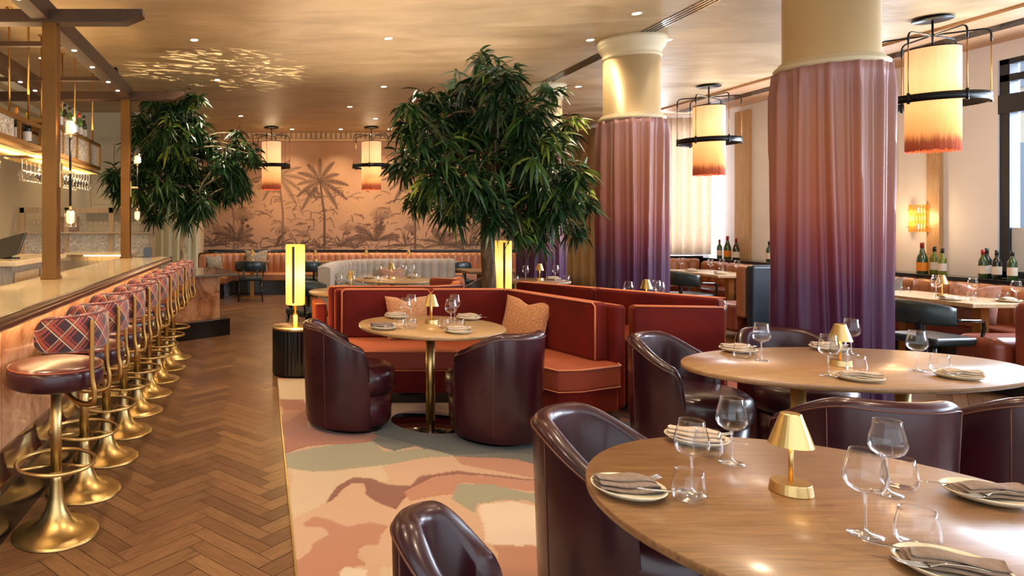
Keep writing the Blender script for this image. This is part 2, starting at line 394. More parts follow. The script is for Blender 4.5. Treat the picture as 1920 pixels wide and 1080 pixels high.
# ================================================================== room shell
def build_floor():
    k = 5; w = .092; V = []; F = []; UV = []; C = []
    ca, sa = math.cos(R(45)), math.sin(R(45)); g = .0015
    tones = [srgb(x) for x in ('#765338', '#6e4c33', '#7b583b', '#684730', '#7f5c3d', '#724f35')]
    def plank(x0, y0, x1, y1, horiz):
        P = [(x0 + g, y0 + g), (x1 - g, y0 + g), (x1 - g, y1 - g), (x0 + g, y1 - g)]
        Q = [(x * ca - y * sa + 2, x * sa + y * ca + 7, 0.0) for x, y in P]
        if all(q[0] < -4.2 or q[0] > 8.4 or q[1] < -.8 or q[1] > 15.1 for q in Q): return
        cx = sum(q[0] for q in Q) / 4; cy = sum(q[1] for q in Q) / 4
        if cx < -4.1 or cx > 8.3 or cy < -.7 or cy > 15: return
        o = len(V); V.extend(Q); F.append((o, o + 1, o + 2, o + 3)); r = random.random() * 40
        UV.extend([(r, r), (r + k * w, r), (r + k * w, r + w), (r, r + w)] if horiz else [(r, r), (r, r + w), (r + k * w, r + w), (r + k * w, r)])
        t = random.choice(tones); s = random.uniform(.85, 1.12); C.append(tuple(min(1, x * s) for x in t))
    for a in range(-175, 176):
        for b in range(-18, 19):
            X = (a + b * k) * w; Y = (a - b * k) * w
            plank(X, Y, X + k * w, Y + w, True); plank(X, Y + w, X + w, Y + w + k * w, False)
    o = len(V); V.extend([(-4.2, -1, -.004), (8.4, -1, -.004), (8.4, 15.2, -.004), (-4.2, 15.2, -.004)]); F.append((o, o + 1, o + 2, o + 3)); UV.extend([(0, 0)] * 4); C.append(srgb('#2c1a10'))
    me = bpy.data.meshes.new('floor'); me.from_pydata(V, [], F); ul = me.uv_layers.new(name='uv'); ul.data.foreach_set('uv', [c for u in UV for c in u])
    ca_ = me.color_attributes.new('paint', 'FLOAT_COLOR', 'CORNER'); ca_.data.foreach_set('color', [x for c in C for _ in range(4) for x in (*c, 1)])
    me.materials.append(M['floor']); f = bpy.data.objects.new('floor', me); COL.objects.link(f); struct(f, 'brown herringbone wood floor')
build_floor()
c = MB().box(-4.2, 8.4, -1, 15.2, CEIL, CEIL + .12).build('ceiling', 'ceiling'); struct(c, 'polished tan plaster ceiling')
struct(MB().box(-4.2, -1.5, 12.2, 12.4, 0, CEIL).build('wall_bar', 'cream_paint'), 'cream wall behind the bar')
struct(MB().box(-3.8, -3.6, -1, 12.2, 0, CEIL).build('wall_left', 'cream_paint'))
struct(MB().box(-1.5, -1.3, 12.4, 15, 0, CEIL).build('wall_return', 'cream_paint'))
struct(MB().box(-1.9, 7.4, 14.92, 15.1, 0, CEIL).build('wall_back', 'warm_paint'))
# mural: drawn plants on a raster that becomes the wall panel's colour
def build_mural():
    x0, x1, z0, z1 = -1.4, 6.7, .9, 3.34; st = .0135
    nx = int((x1 - x0) / st) + 1; nz = int((z1 - z0) / st) + 1
    X, Z = np.meshgrid(np.linspace(x0, x1, nx), np.linspace(z0, z1, nz))
    def nz_(sc, seed):
        r = np.random.default_rng(seed); out = np.zeros_like(X)
        for k in range(5):
            for _ in range(4):
                a, b, p = r.normal(size=2) * sc * 1.8 ** k, r.uniform(0, 6.3), 0
                out += np.sin(a[0] * X + a[1] * Z * 1.0 + b) / 1.5 ** k if np.ndim(a) else 0
        return out / 6
    base = np.array(srgb('#b58a64')); alt = np.array(srgb('#9c775c')); pk = np.array(srgb('#b59078'))
    n1 = np.clip(nz_(1.2, 1) * .5 + .5, 0, 1)[..., None]; n2 = np.clip(nz_(5, 2) * .5 + .5, 0, 1)[..., None]
    img = base * (1 - n1) + alt * n1; img = img * (.92 + .12 * n2)
    low = np.clip((1.9 - Z) / .9, 0, 1)[..., None]; img = img * (1 - low * .5) + pk * low * .5
    ink = np.zeros_like(X)
    def stroke(pts, w, amt, hatch=0):
        nonlocal ink
        P = np.array(pts)
        for i in range(len(P) - 1):
            a, b = P[i], P[i + 1]; wi = w[i] if hasattr(w, '__len__') else w
            lo = np.minimum(a, b) - wi - .03; hi = np.maximum(a, b) + wi + .03
            ix = slice(max(0, int((lo[0] - x0) / st)), max(0, int((hi[0] - x0) / st) + 2)); iz = slice(max(0, int((lo[1] - z0) / st)), max(0, int((hi[1] - z0) / st) + 2))
            xs = X[iz, ix]; zs = Z[iz, ix]
            if xs.size == 0: continue
            d = b - a; L = (d * d).sum() + 1e-9; t = np.clip(((xs - a[0]) * d[0] + (zs - a[1]) * d[1]) / L, 0, 1)
            dist = np.hypot(xs - a[0] - t * d[0], zs - a[1] - t * d[1])
            m = np.clip((wi - dist) / st + .5, 0, 1) * amt
            if hatch: m = m * (.62 + .38 * np.sin((xs + zs * .6) * hatch))
            ink[iz, ix] = np.maximum(ink[iz, ix], m)
    r = random.Random(5)
    def frond(cx, cz, ang, L, w, droop, amt):
        pts = []; ws = []
        for i in range(13):
            t = i / 12; pts.append((cx + math.cos(ang) * L * t, cz + math.sin(ang) * L * t - droop * L * t * t)); ws.append(w * math.sin(PI * min(1, t * .95 + .05)) ** .7)
        stroke(pts, ws, amt, hatch=140); stroke(pts, .009, min(1, amt + .25))
    def palm(cx, cz, gz, L, amt, n=11):
        stroke([(cx, cz), (cx + .05, cz - .4), (cx + .10, (cz + gz) / 2), (cx + .1, gz)], .022, amt)
        for i in range(n):
            a = R(-50 + i * 280 / (n - 1)) ; frond(cx, cz, a, L * r.uniform(.8, 1.1), .055, .25, amt * r.uniform(.6, 1))
        for _ in range(60):
            a = r.uniform(-2.4, -1.3); l = r.uniform(.05, .45) * L; stroke([(cx - .1 + math.cos(a) * l, cz - .1 + math.sin(a) * l), (cx - .1 + math.cos(a) * l + .05, cz - .12 + math.sin(a) * l)], .008, amt)
    def bush(cx, cz, s, amt, n=14, big=False):
        for i in range(n):
            a = r.uniform(.1, PI - .1); frond(cx, cz, a, s * r.uniform(.6, 1.1), (.06 if big else .02) * r.uniform(.6, 1.2), .3, amt * r.uniform(.6, 1.1))
        for i in range(16):
            a = R(20 + i * 9); stroke([(cx + .12, cz + s * .7), (cx + .12 + math.cos(a) * s * .45, cz + s * .7 + math.sin(a) * s * .45)], .006, amt * .8)
        for _ in range(3):
            q = (cx + r.uniform(.1, .4) * s, cz + r.uniform(.3, .8) * s); stroke([q, (q[0] + .02, q[1])], .06 * s, amt)
    def P(u, v): return ((u - 491) * 14.9 / 1250, 1.5 - (v - 420) * 14.9 / 1250)
    for u, v, g, L, a in ((600, 340, 466, .62, .75), (522, 330, 466, .6, .42), (770, 330, 466, .62, .6), (860, 345, 466, .55, .5), (430, 350, 466, .5, .35)): palm(*P(u, v), P(u, g)[1], L, a)
    for u, v, s, a, b in ((445, 452, .62, .7, 1), (705, 452, .66, .72, 1), (520, 462, .4, .55, 0), (560, 466, .35, .5, 0), (640, 462, .45, .5, 0), (665, 466, .5, .4, 0), (760, 462, .45, .6, 0), (400, 462, .4, .5, 0), (830, 460, .6, .65, 1), (880, 462, .4, .5, 0), (600, 466, .3, .5, 0), (970, 458, .6, .7, 1)): bush(*P(u, v), s, a, big=b)
    for _ in range(480):
        x = r.uniform(x0, x1); z = .95 + 1.35 * r.random() ** 1.7; a = r.uniform(0, PI); s = r.uniform(.06, .26); frond(x, z, a, s, .016, .4, r.uniform(.12, .42))
    for u, v in ((480, 342), (738, 338), (575, 360)): p = P(u, v); stroke([(p[0] - .06, p[1] + .03), p, (p[0] + .06, p[1] + .04)], .015, .7)
    dk = np.array(srgb('#4a3024')); ink = np.clip(ink * 1.7, 0, .94)[..., None]; img = img * (1 - ink) + dk * ink
    n = nx * nz; V = np.zeros((n, 3)); V[:, 0] = X.ravel(); V[:, 1] = 0; V[:, 2] = Z.ravel()
    I = np.arange(n).reshape(nz, nx); F = np.stack([I[:-1, :-1], I[:-1, 1:], I[1:, 1:], I[1:, :-1]], -1).reshape(-1, 4)
    o = grid_obj('mural_panel', V, F, img.reshape(-1, 3), 'mural'); o.location = (0, 14.90, 0)
    md = o.modifiers.new('depth', 'SOLIDIFY'); md.thickness = .01; md.offset = -1
    return o
def grid_obj(name, V, F, C, mat):
    me = bpy.data.meshes.new(name); me.vertices.add(len(V)); me.vertices.foreach_set('co', V.ravel()); me.loops.add(F.size); me.loops.foreach_set('vertex_index', F.ravel().astype(np.int32))
    me.polygons.add(len(F)); me.polygons.foreach_set('loop_start', np.arange(0, F.size, 4, dtype=np.int32)); me.polygons.foreach_set('loop_total', np.full(len(F), 4, dtype=np.int32)); me.update(calc_edges=True)
    ca_ = me.color_attributes.new('paint', 'FLOAT_COLOR', 'POINT'); c4 = np.ones((len(V), 4), dtype=np.float32); c4[:, :3] = C; ca_.data.foreach_set('color', c4.ravel())
    me.materials.append(M[mat]); o = bpy.data.objects.new(name, me); COL.objects.link(o); return o
mu = build_mural(); tag(mu, 'sepia palm tree and jungle mural across the far wall above the tan banquette', 'mural')
# cornice of the far wall with its fluted band
b = MB().box(-1.3, 7.2, 14.80, 14.92, 3.34, 3.39).box(-1.3, 7.2, 14.86, 14.92, 3.39, 3.54)
for i in range(75): b.box(-1.2 + i * .11, -1.2 + i * .11 + .075, 14.83, 14.87, 3.40, 3.53)
struct(b.build('trim_1', 'warm_paint'), 'fluted plaster cornice over the mural')
struct(MB().box(-3.6, -3.3, -1, 12.2, 3.3, 3.54).box(-3.6, -3.45, -1, 12.2, 3.18, 3.3).build('trim_2', 'cream_paint', bevel=.02), 'cornice along the left wall')
struct(MB().box(-1.2, 6.6, 14.8, 14.92, .885, .93).build('trim_3', 'black', bevel=.006), 'black ledge between banquette and mural')
# right side: wall with window openings, soffit, pilaster trims
XR = 8.2
b = MB().box(XR, XR + .25, 7.43, 8.9, 0, CEIL).box(XR, XR + .25, 10.0, 12.3, 0, CEIL).box(XR, XR + .25, 8.9, 10.0, 0, .9).box(XR, XR + .25, 8.9, 10.0, 3.32, CEIL).box(XR, XR + .25, -1, 7.43, 3.32, CEIL).box(XR, XR + .25, -1, 7.43, 0, .9).box(XR, XR + .25, 2.9, 3.3, .9, 3.32).box(XR, XR + .25, -1, -.6, .9, 3.32)
struct(b.build('wall_right', 'plaster_white'), 'white plaster window wall')
struct(MB().box(7.05, XR + .25, 12.25, 12.45, 0, .95).box(7.05, XR + .25, 12.25, 12.45, 3.35, CEIL).build('wall_far_right', 'plaster_white'))  # gap left for the added daylight behind the curtain
struct(MB().box(7.05, XR, -1, 12.25, CEIL - .03, CEIL).build('trim_4', 'soffit_wood'), 'timber coloured soffit strip at the ceiling edge')
b = MB()
for i in range(5): b.box(7.42 + i * .05, 7.445 + i * .05, -1, 12.0, CEIL - .036, CEIL - .029)
struct(b.build('trim_5', 'black'), 'dark slot grille in the soffit')
for i, (y0, y1) in enumerate(((11.16, 11.5), (8.62, 8.82), (8.02, 8.18))):
    struct(MB().box(XR - .05, XR, y0, y1, .9, 3.42).build('trim_%d' % (6 + i), 'trim_wood', bevel=.004), 'pale wooden pilaster strip on the window wall')
b = MB()
for i in range(4): b.box(4.02 + i * .045, 4.042 + i * .045, -.8, 12.5, CEIL - .006, CEIL + .001)
struct(b.build('trim_9', 'black'), 'linear air slots in the ceiling along the columns')
def window(n, y0, y1):
    r = bpy.data.objects.new('window_%d' % n, None); COL.objects.link(r); struct(r, 'tall window with dark blue frame')
    b = MB().box(XR + .02, XR + .12, y1 - .1, y1, .9, 3.32).box(XR + .02, XR + .12, y0, y0 + .1, .9, 3.32).box(XR + .02, XR + .12, y0, y1, .9, .98).box(XR + .02, XR + .12, y0, y1, 3.26, 3.32).box(XR + .02, XR + .12, y0, y1, 3.07, 3.15).box(XR + .0, XR + .14, y0, y1, 2.72, 2.93)
    m = (y0 + y1) / 2; b.box(XR + .02, XR + .1, m - .04, m + .04, .9, 3.3)
    b.build('window_frame', simple('dark_blue_frame', '#1c2836', .4), r, bevel=.004)
    MB().box(XR + .06, XR + .07, y0, y1, .95, 3.3).build('window_pane', 'pane', r)
    n2 = simple('frosted_film', '#c4ccd6', .6); MB().box(XR + .045, XR + .055, y0 + .1, y1 - .1, .98, 1.46).build('frosted_film', n2, r)
window(1, 3.3, 7.43); window(2, -.6, 2.9); window(3, 8.9, 10.0)  # third window stands hidden, added to let in more daylight
# the street outside
t = thing('building', 'pale stone building with grey windows seen across the street', 'building', (15, 8, 0))
b = MB().box(0, 3, -16, 14, -1, 14); b.build('facade', simple('pale_stone', '#d8c8b0', .8, noise=.6, amp=.08), t)
for i in range(7):
    for j in range(4):
        y = -14 + i * 3.8; z = 1.2 + j * 3.0
        q = MB().box(-.06, .02, y, y + 1.6, z, z + 1.9).build('facade_window', simple('street_window', '#8a93a0', .2) if (i, j) == (0, 0) else bpy.data.materials['street_window'], t)
g = MB().box(8.5, 30, -20, 30, -.1, -.02).build('road', simple('asphalt', '#77787c', .9), None); struct(g, 'street outside the window')

# ================================================================== columns with ombre curtains
def column(x, y, n):
    r = bpy.data.objects.new('column', None); COL.objects.link(r); r.location = (x, y, 0); struct(r, 'round champagne plaster column')
    MB().lathe([(.283, 0), (.283, CEIL - .2)], 48).build('shaft', 'column_gold', r)
    MB().lathe([(.283, 3.32), (.295, 3.33), (.298, 3.345), (.288, 3.355), (.29, 3.375), (.305, 3.41), (.328, 3.44), (.335, 3.455), (.335, 3.475), (.345, 3.48), (.345, CEIL)], 48).build('capital', 'cream_paint', r)
    MB().lathe([(.29, 2.62), (.335, 2.64), (.338, 2.66), (.325, 2.675), (.31, 2.68), (.305, 2.70), (.29, 2.705)], 48, cap=False).build('ring_moulding', 'cream_paint', r)
def curtain_tube(x, y, label, seed):
    rn = random.Random(seed); n = 360; H = 44; P = []; npl = 13
    ph = [rn.uniform(-.12, .12) for _ in range(npl)]; amp = [rn.uniform(.55, 1.25) for _ in range(npl)]
    for i in range(n):
        a = 2 * PI * i / n; row = []
        for j in range(H + 1):
            t = j / H; z = .015 + t * 2.62
            q = a / (2 * PI) * npl + .25 * math.sin(a * 3 + 1.3 * (1 - t)) * (1 - t) ; k = int(q) % npl
            f = (q + ph[k] * (1 - t)) % 1.0
            pinch = math.exp(-((f - .5) / .10) ** 2) * (1 if t > .93 else 0)
            ridge = math.exp(-((f - .5) / .125) ** 2); side = .35 * math.exp(-((f - .12) / .09) ** 2)
            top = max(0, (t - .93) / .07); am = .040 * (amp[k] * .5 + amp[(k + (1 if f > .5 else -1)) % npl] * .5) * (1 - .55 * top)
            r = .306 + am * (1.25 * ridge + side) * (1 + .10 * math.sin(t * 5 + k)) + .006 * math.sin(a * 5 + t * 4) * (1 - t) + .012 * top
            row.append((r * math.cos(a), r * math.sin(a), z))
        P.append(row)
    o = MB().grid(P, closed_u=True, flip=True).build('column_curtain', 'ombre', None, (x, y, 0), rz=rn.uniform(0, 1))
    md = o.modifiers.new('cloth', 'SOLIDIFY'); md.thickness = .004
    return tag(o, label, 'curtain')
for i, (x, y, lab) in enumerate(((4.2, 4.93, 'dusty pink to plum satin curtain wrapped round the nearest column'),
                                 (4.1, 7.4, 'dusty pink to plum satin curtain round the middle column, beside the beige curtains'),
                                 (4.15, 9.9, 'plum satin curtain round the farthest column, partly behind the big tree'))):
    column(x, y, i); curtain_tube(x, y, lab, i + 3)

def hung_curtain(path, z0, z1, pleat, amp, mat, label):
    P = smooth_path([(x, y, 0) for x, y in path], 60); L = [0]
    for i in range(1, len(P)): L.append(L[-1] + (P[i] - P[i - 1]).length)
    rows = []
    for i, p in enumerate(P):
        a = P[max(i - 1, 0)]; c = P[min(i + 1, len(P) - 1)]; d = (c - a).normalized(); nrm = Vector((d.y, -d.x, 0)); s = L[i]
        row = []
        for j in range(9):
            t = j / 8; w = math.sin(2 * PI * s / pleat + .8 * math.sin(s * 2.1) + .5 * (1 - t) * math.sin(s * 5))
            q = p + nrm * (amp * w * (1 - .25 * t)); row.append((q.x, q.y, z0 + (z1 - z0) * t))
        rows.append(row)
    o = MB().grid(rows).build('curtain', mat); md = o.modifiers.new('cloth', 'SOLIDIFY'); md.thickness = .006
    return tag(o, label, 'curtain')
hung_curtain([(6.72, 14.7), (6.95, 13.6), (7.25, 12.3)], .02, 3.50, .27, .05, 'gold_curtain', 'gold woven curtain right of the mural, between tree and middle column')
hung_curtain([(7.3, 12.05), (7.7, 12.02), (8.1, 12.05)], .95, 3.42, .2, .05, 'sheer', 'sheer beige pleated curtain behind the lit fringed pendant')
hung_curtain([(-1.82, 12.0), (-1.5, 11.9), (-1.15, 12.0)], .02, 3.3, .16, .04, simple('pale_green_curtain', '#cfc6a0', .8), 'pale curtain behind the trunk of the smaller tree')

# ================================================================== rug
def build_rug():
    x0, x1, y0, y1 = .15, 3.78, .7, 6.42; st = .011
    nx = int((x1 - x0) / st) + 1; ny = int((y1 - y0) / st) + 1
    X, Y = np.meshgrid(np.linspace(x0, x1, nx), np.linspace(y0, y1, ny))
    Wx = X + .018 * np.sin(Y * 9 + 1); Wy = Y + .018 * np.sin(X * 11)
    cols = {k: np.array(srgb(v)) for k, v in dict(peach='#b38f70', sand='#b59d7e', cream='#c2b097', rust='#8c5236', clay='#a06a4a', sage='#857f66', slate='#514f44', dark='#383931', pink='#b3917c', brown='#754024', pale='#c4b09c').items()}
    img = np.zeros(X.shape + (3,)); img[:] = cols['peach']
    rr = np.random.default_rng(4)
    # soft background islands for the parts hidden from the door side
    names = ['sand', 'sage', 'clay', 'slate', 'cream', 'rust', 'pink']
    for _ in range(60):
        cx, cy = rr.uniform(x0, x1), rr.uniform(y0, y1); a, b = rr.uniform(.25, .8), rr.uniform(.12, .4); c = cols[names[rr.integers(7)]]
        ang = np.arctan2((Wy - cy) / b, (Wx - cx) / a); rad = np.hypot((Wx - cx) / a, (Wy - cy) / b) * (1 + .22 * np.sin(ang * 3 + cx) + .12 * np.sin(ang * 5 + cy)); img[rad < 1] = c
    def poly(name, pts, wob=1):
        P = np.array([fl(520 + u * .315, 740 + v * .315) for u, v in pts])
        inside = np.zeros(X.shape, bool); j = len(P) - 1
        for i in range(len(P)):
            xi, yi = P[i]; xj, yj = P[j]
            cnd = ((yi > Wy) != (yj > Wy)) & (Wx < (xj - xi) * (Wy - yi) / (yj - yi + 1e-12) + xi); inside ^= cnd; j = i
        img[inside] = cols[name]
    poly('peach', [(-40, -60), (1900, -60), (1900, 1400), (-40, 1400)])
    poly('sand', [(0, -80), (700, -80), (700, 60), (0, 40)])
    poly('rust', [(20, 30), (170, 40), (200, 210), (660, 240), (500, 300), (160, 320), (40, 360), (20, 200)])
    poly('clay', [(20, 95), (140, 100), (80, 160), (20, 170)])
    poly('slate', [(540, 280), (700, 170), (1000, 170), (1710, 210), (1900, 330), (1900, 470), (1600, 450), (1450, 400), (1000, 370), (820, 320), (700, 345), (620, 320)])
    poly('dark', [(560, 240), (700, 150), (1000, 200), (1400, 300), (1560, 260), (1560, 360), (1050, 360), (760, 300)])
    poly('cream', [(1560, 180), (1720, 215), (1720, 250), (1550, 245)])
    poly('sage', [(60, 350), (420, 300), (550, 280), (640, 345), (720, 345), (900, 335), (1060, 365), (1040, 390), (800, 410), (560, 430), (330, 470), (200, 470), (60, 440)])
    poly('sand', [(60, 440), (200, 470), (330, 475), (560, 430), (800, 410), (1060, 370), (1080, 460), (900, 500), (780, 550), (600, 520), (470, 500), (380, 540), (340, 650), (90, 740)])
    poly('peach', [(620, 430), (1060, 370), (1560, 480), (1450, 520), (1200, 470), (1060, 462), (900, 500), (780, 550), (640, 530)])
    poly('clay', [(1070, 370), (1450, 400), (1720, 480), (1720, 500), (1480, 510), (1240, 450), (1100, 420)])
    poly('brown', [(310, 670), (350, 560), (430, 505), (540, 505), (640, 540), (780, 550), (830, 500), (930, 490), (1060, 460), (1240, 480), (1480, 522), (1620, 500), (1500, 535), (1380, 525), (1200, 485), (1060, 485), (900, 520), (800, 580), (720, 690), (640, 670), (530, 600), (500, 540), (430, 540), (380, 590), (370, 640)])
    poly('clay', [(760, 580), (900, 510), (1060, 480), (1240, 490), (1480, 530), (1700, 520), (1720, 600), (1500, 590), (1250, 540), (1080, 530), (1060, 610), (800, 640)])
    poly('sage', [(1060, 540), (1250, 535), (1500, 600), (1740, 620), (1900, 640), (1900, 800), (1740, 740), (1500, 640), (1340, 630), (1210, 660), (1190, 720), (1060, 640)])
    poly('pale', [(1210, 700), (1230, 660), (1400, 635), (1600, 690), (1750, 760), (1900, 800), (1900, 1010), (1740, 995), (1500, 900), (1290, 920), (1220, 900)])
    poly('peach', [(1260, 930), (1345, 995), (1270, 1005)])
    poly('clay', [(1275, 920), (1500, 900), (1760, 1000), (1900, 1020), (1900, 1400), (1240, 1400), (1260, 1010), (1345, 998)])
    poly('peach', [(90, 740), (340, 650), (450, 545), (520, 560), (540, 620), (720, 690), (700, 900), (640, 1060), (400, 1060), (120, 1000)])
    poly('clay', [(140, 770), (220, 735), (300, 760), (400, 810), (540, 775), (640, 790), (590, 850), (590, 910), (520, 915), (480, 950), (500, 1000), (560, 1040), (400, 1062), (390, 1400), (100, 1400), (120, 1000), (190, 940), (200, 890), (290, 850), (250, 800), (150, 795)])
    poly('cream', [(400, 1080), (430, 1050), (560, 1070), (560, 1400), (420, 1400)])
    poly('sand', [(640, 1050), (1000, 1000), (1000, 1400), (620, 1400)])
    n = nx * ny; V = np.zeros((n, 3)); V[:, 0] = X.ravel(); V[:, 1] = Y.ravel(); V[:, 2] = .013
    I = np.arange(n).reshape(ny, nx); F = np.stack([I[:-1, :-1], I[:-1, 1:], I[1:, 1:], I[1:, :-1]], -1).reshape(-1, 4)
    # carved grooves where two colours meet
    g = np.abs(np.diff(img.sum(-1), axis=0, append=img[-1:].sum(-1))) + np.abs(np.diff(img.sum(-1), axis=1, append=img[:, -1:].sum(-1)))
    V[:, 2] -= np.where(g.ravel() > .01, .004, 0)
    o = grid_obj('rug', V, F, img.reshape(-1, 3), 'rug')
    md = o.modifiers.new('pile', 'SOLIDIFY'); md.thickness = .012; md.offset = -1
    MB().box(x0 - .008, x0, y0, y1, .0, .014).build('edge_strip', 'brass', o)
    tag(o, 'wool rug with swirling peach, rust and sage colour shapes under the dining tables', 'rug')
build_rug()

# ================================================================== generic shapes
def offs(path, d, closed=False):
    P = [Vector((p[0], p[1])) for p in path]; n = len(P); out = []
    for i in range(n):
        a = P[i - 1] if (i or closed) else None; b = P[(i + 1) % n] if (i < n - 1 or closed) else None
        ds = [x for x in (((P[i] - a).normalized() if a is not None else None), ((b - P[i]).normalized() if b is not None else None)) if x is not None]
        ns = [Vector((q.y, -q.x)) for q in ds]; m = sum(ns, Vector((0, 0))).normalized(); k = 1 / max(.5, m.dot(ns[0]))
        out.append((P[i].x + m.x * d * k, P[i].y + m.y * d * k))
    return out
def ribbon(path, t, z0, z1, b=None, side=0):
    """wall along a path, thickness t, centred or pushed to one side"""
    b = b or MB(); A = offs(path, t / 2 + side * t / 2); B = offs(path, -t / 2 + side * t / 2); n = len(A)
    V = [(x, y, z0) for x, y in A] + [(x, y, z1) for x, y in A] + [(x, y, z0) for x, y in B] + [(x, y, z1) for x, y in B]; F = []
    for i in range(n - 1):
        F += [(i, n + i, n + i + 1, i + 1), (2 * n + i, 2 * n + i + 1, 3 * n + i + 1, 3 * n + i), (n + i, 3 * n + i, 3 * n + i + 1, n + i + 1), (i, i + 1, 2 * n + i + 1, 2 * n + i)]
    F += [(0, 2 * n, 3 * n, n), (n - 1, 2 * n - 1, 4 * n - 1, 3 * n - 1)]
    return b.add(V, [f[::-1] for f in F])
def prism(poly, z0, z1, b=None):
    b = b or MB(); n = len(poly); V = [(x, y, z0) for x, y in poly] + [(x, y, z1) for x, y in poly]
    F = [tuple(range(n))[::-1], tuple(range(n, 2 * n))] + [(i, (i + 1) % n, n + (i + 1) % n, n + i) for i in range(n)]
    return b.add(V, F)
def fluted(path, z0, z1, w, depth, t=.12):
    P = smooth_path([(x, y, 0) for x, y in path], 40); L = [0]
    for i in range(1, len(P)): L.append(L[-1] + (P[i] - P[i - 1]).length)
    tot = L[-1]; nf = max(2, round(tot / w)); rows = []; j = 0
    for i in range(nf * 8 + 1):
        s = tot * i / (nf * 8)
        while j < len(L) - 2 and L[j + 1] < s: j += 1
        q = (s - L[j]) / max(1e-6, L[j + 1] - L[j]); p = P[j].lerp(P[j + 1], q); d = (P[j + 1] - P[j]).normalized(); nm = Vector((d.y, -d.x, 0))
        bl = depth * abs(math.sin(PI * i / 8)) ** .6; row = []
        for o, z in ((-t / 2, z0), (-t / 2, z1 - .02), (-t / 4, z1 + bl * .2), (t * .25, z1 + bl * .35), (t / 2 + bl * .7, z1 - .02), (t / 2 + bl, z1 - .07), (t / 2 + bl, z0 + .05), (t / 2 + bl * .3, z0)):
            x = p + nm * o; row.append((x.x, x.y, z))
        rows.append(row)
    b = MB().grid(rows, flip=True); n = len(rows[0]); b.f += [list(range(n)), [len(rows) * n - n + k for k in range(n)][::-1]]; b.sm += [False, False]; return b

# ================================================================== furniture kinds
def make_tub(Rb=.30, Rt=.325, H=.765, hend=.61, A=112, name='tub_chair'):
    t = thing(name, '', 'chair')
    def body(outer_only=False):
        rows = []; n = 64
        for i in range(n + 1):
            a = (i / n * 2 - 1); th = PI + a * R(A); u = abs(a)
            s = max(0, (u - .30) / .7); s = s * s * (3 - 2 * s); h = H - (H - hend) * s
            e = max(0, (u - .86) / .14); h = .27 + (h - .27) * math.sqrt(max(0, 1 - e ** 2.6)); tk = .078 * (1 - .35 * e)
            def rad(z): return Rb + (Rt - Rb) * min(1, z / H) - .025 * max(0, 1 - z / .10) ** 2
            row = []
            for z in (.035, .08, .27, .27 + (h - .3) * .5, h - .035): row.append((rad(z), max(z, .035)))
            rt = rad(h)
            for k in range(1, 8):
                g = PI * k / 8; row.append((rt - tk / 2 + math.cos(g) * tk / 2, h - .035 + math.sin(g) * .035))
            row += [(rt - tk, h - .035), (rt - tk - .012, .27 + (h - .3) * .5), (rt - tk - .01, .27)]
            rows.append([(r * math.cos(th) * 1.0, r * math.sin(th), z) for r, z in row])
        return rows
    rows = body(); b = MB().grid(rows, flip=False); n = len(rows[0]); m = len(rows)
    b.f += [list(range(n)), [(m - 1) * n + k for k in range(n)][::-1]]; b.sm += [False, False]
    b.build('shell', 'leather', t)
    c = (.06, 0); k = Rb / .30
    MB().lathe([(.2 * k, .035), (.25 * k, .04), (.268 * k, .075), (.274 * k, .265), (.1, .27)], 48, c=c).build('base', 'leather', t)
    MB().lathe([(.1, .272), (.276 * k, .275), (.296 * k, .30), (.300 * k, .36), (.292 * k, .425), (.262 * k, .452), (.20 * k, .462), (0, .468)], 48, c=c).build('seat', 'leather', t)
    MB().lathe([(.24 * k, 0), (.24 * k, .036)], 32, c=(.03, 0)).build('plinth', 'black', t)
    pts = [Vector(r[4]) * 1.0 for r in rows[2:-2]]
    MB().tube([(p.x * 1.008, p.y * 1.008, p.z) for p in pts], .0035, 6).build('piping', 'leather_pipe', t)
    for sg in (-1, 1):   # upright seams on the outside
        q = rows[32 + sg * 14]; MB().tube([(x * 1.003, y * 1.003, z) for x, y, z in q[:5]], .0022, 5).build('seam', 'leather_pipe', t)
    return t
tub = Kind(make_tub)

def make_table_base(t, r_disc=.30, h=.705, rp=.034, x=0):
    MB().lathe([(r_disc, .0), (r_disc, .010), (r_disc - .01, .014), (.06, .026), (0, .03)], 64, c=(x, 0)).build('base', 'mirror_disc', t)
    MB().lathe([(rp, .02), (rp, h)], 32, c=(x, 0)).build('pedestal', 'brass', t)
    MB().lathe([(.11, h - .012), (.11, h)], 24, c=(x, 0)).build('top_plate', 'black_metal', t)
def round_table(x, y, r, label, mat='table_wood', group=None, z=0.0, disc=.30):
    t = thing('round_table', label, 'table', (x, y, z), 0, group)
    MB().lathe([(r - .035, .705), (r - .006, .712), (r, .718), (r, .735), (r - .003, .739), (0, .74)], 96).build('tabletop', mat, t)
    make_table_base(t, disc); return t
def square_table(x0, x1, y0, y1, label, mat='table_wood', wood=None):
    cx, cy = (x0 + x1) / 2, (y0 + y1) / 2; t = thing('rectangular_table', label, 'table', (cx, cy, 0))
    MB().box(x0 - cx, x1 - cx, y0 - cy, y1 - cy, .70, .74).build('tabletop', mat, t, bevel=.004); n = 2 if (y1 - y0) > .9 or x1 - x0 > .9 else 1
    for k in range(n):
        s = 0 if n == 1 else (-1) ** k; dx = s * (x1 - x0) * .25 if x1 - x0 > y1 - y0 else 0; dy = s * (y1 - y0) * .3 if y1 - y0 >= x1 - x0 else 0
        MB().box(dx - .04, dx + .04, dy - .04, dy + .04, .01, .70).build('leg', 'brass_dull', t); MB().box(dx - .2, dx + .2, dy - .2, dy + .2, 0, .014).build('foot', 'brass_dull', t, bevel=.003)
    return t

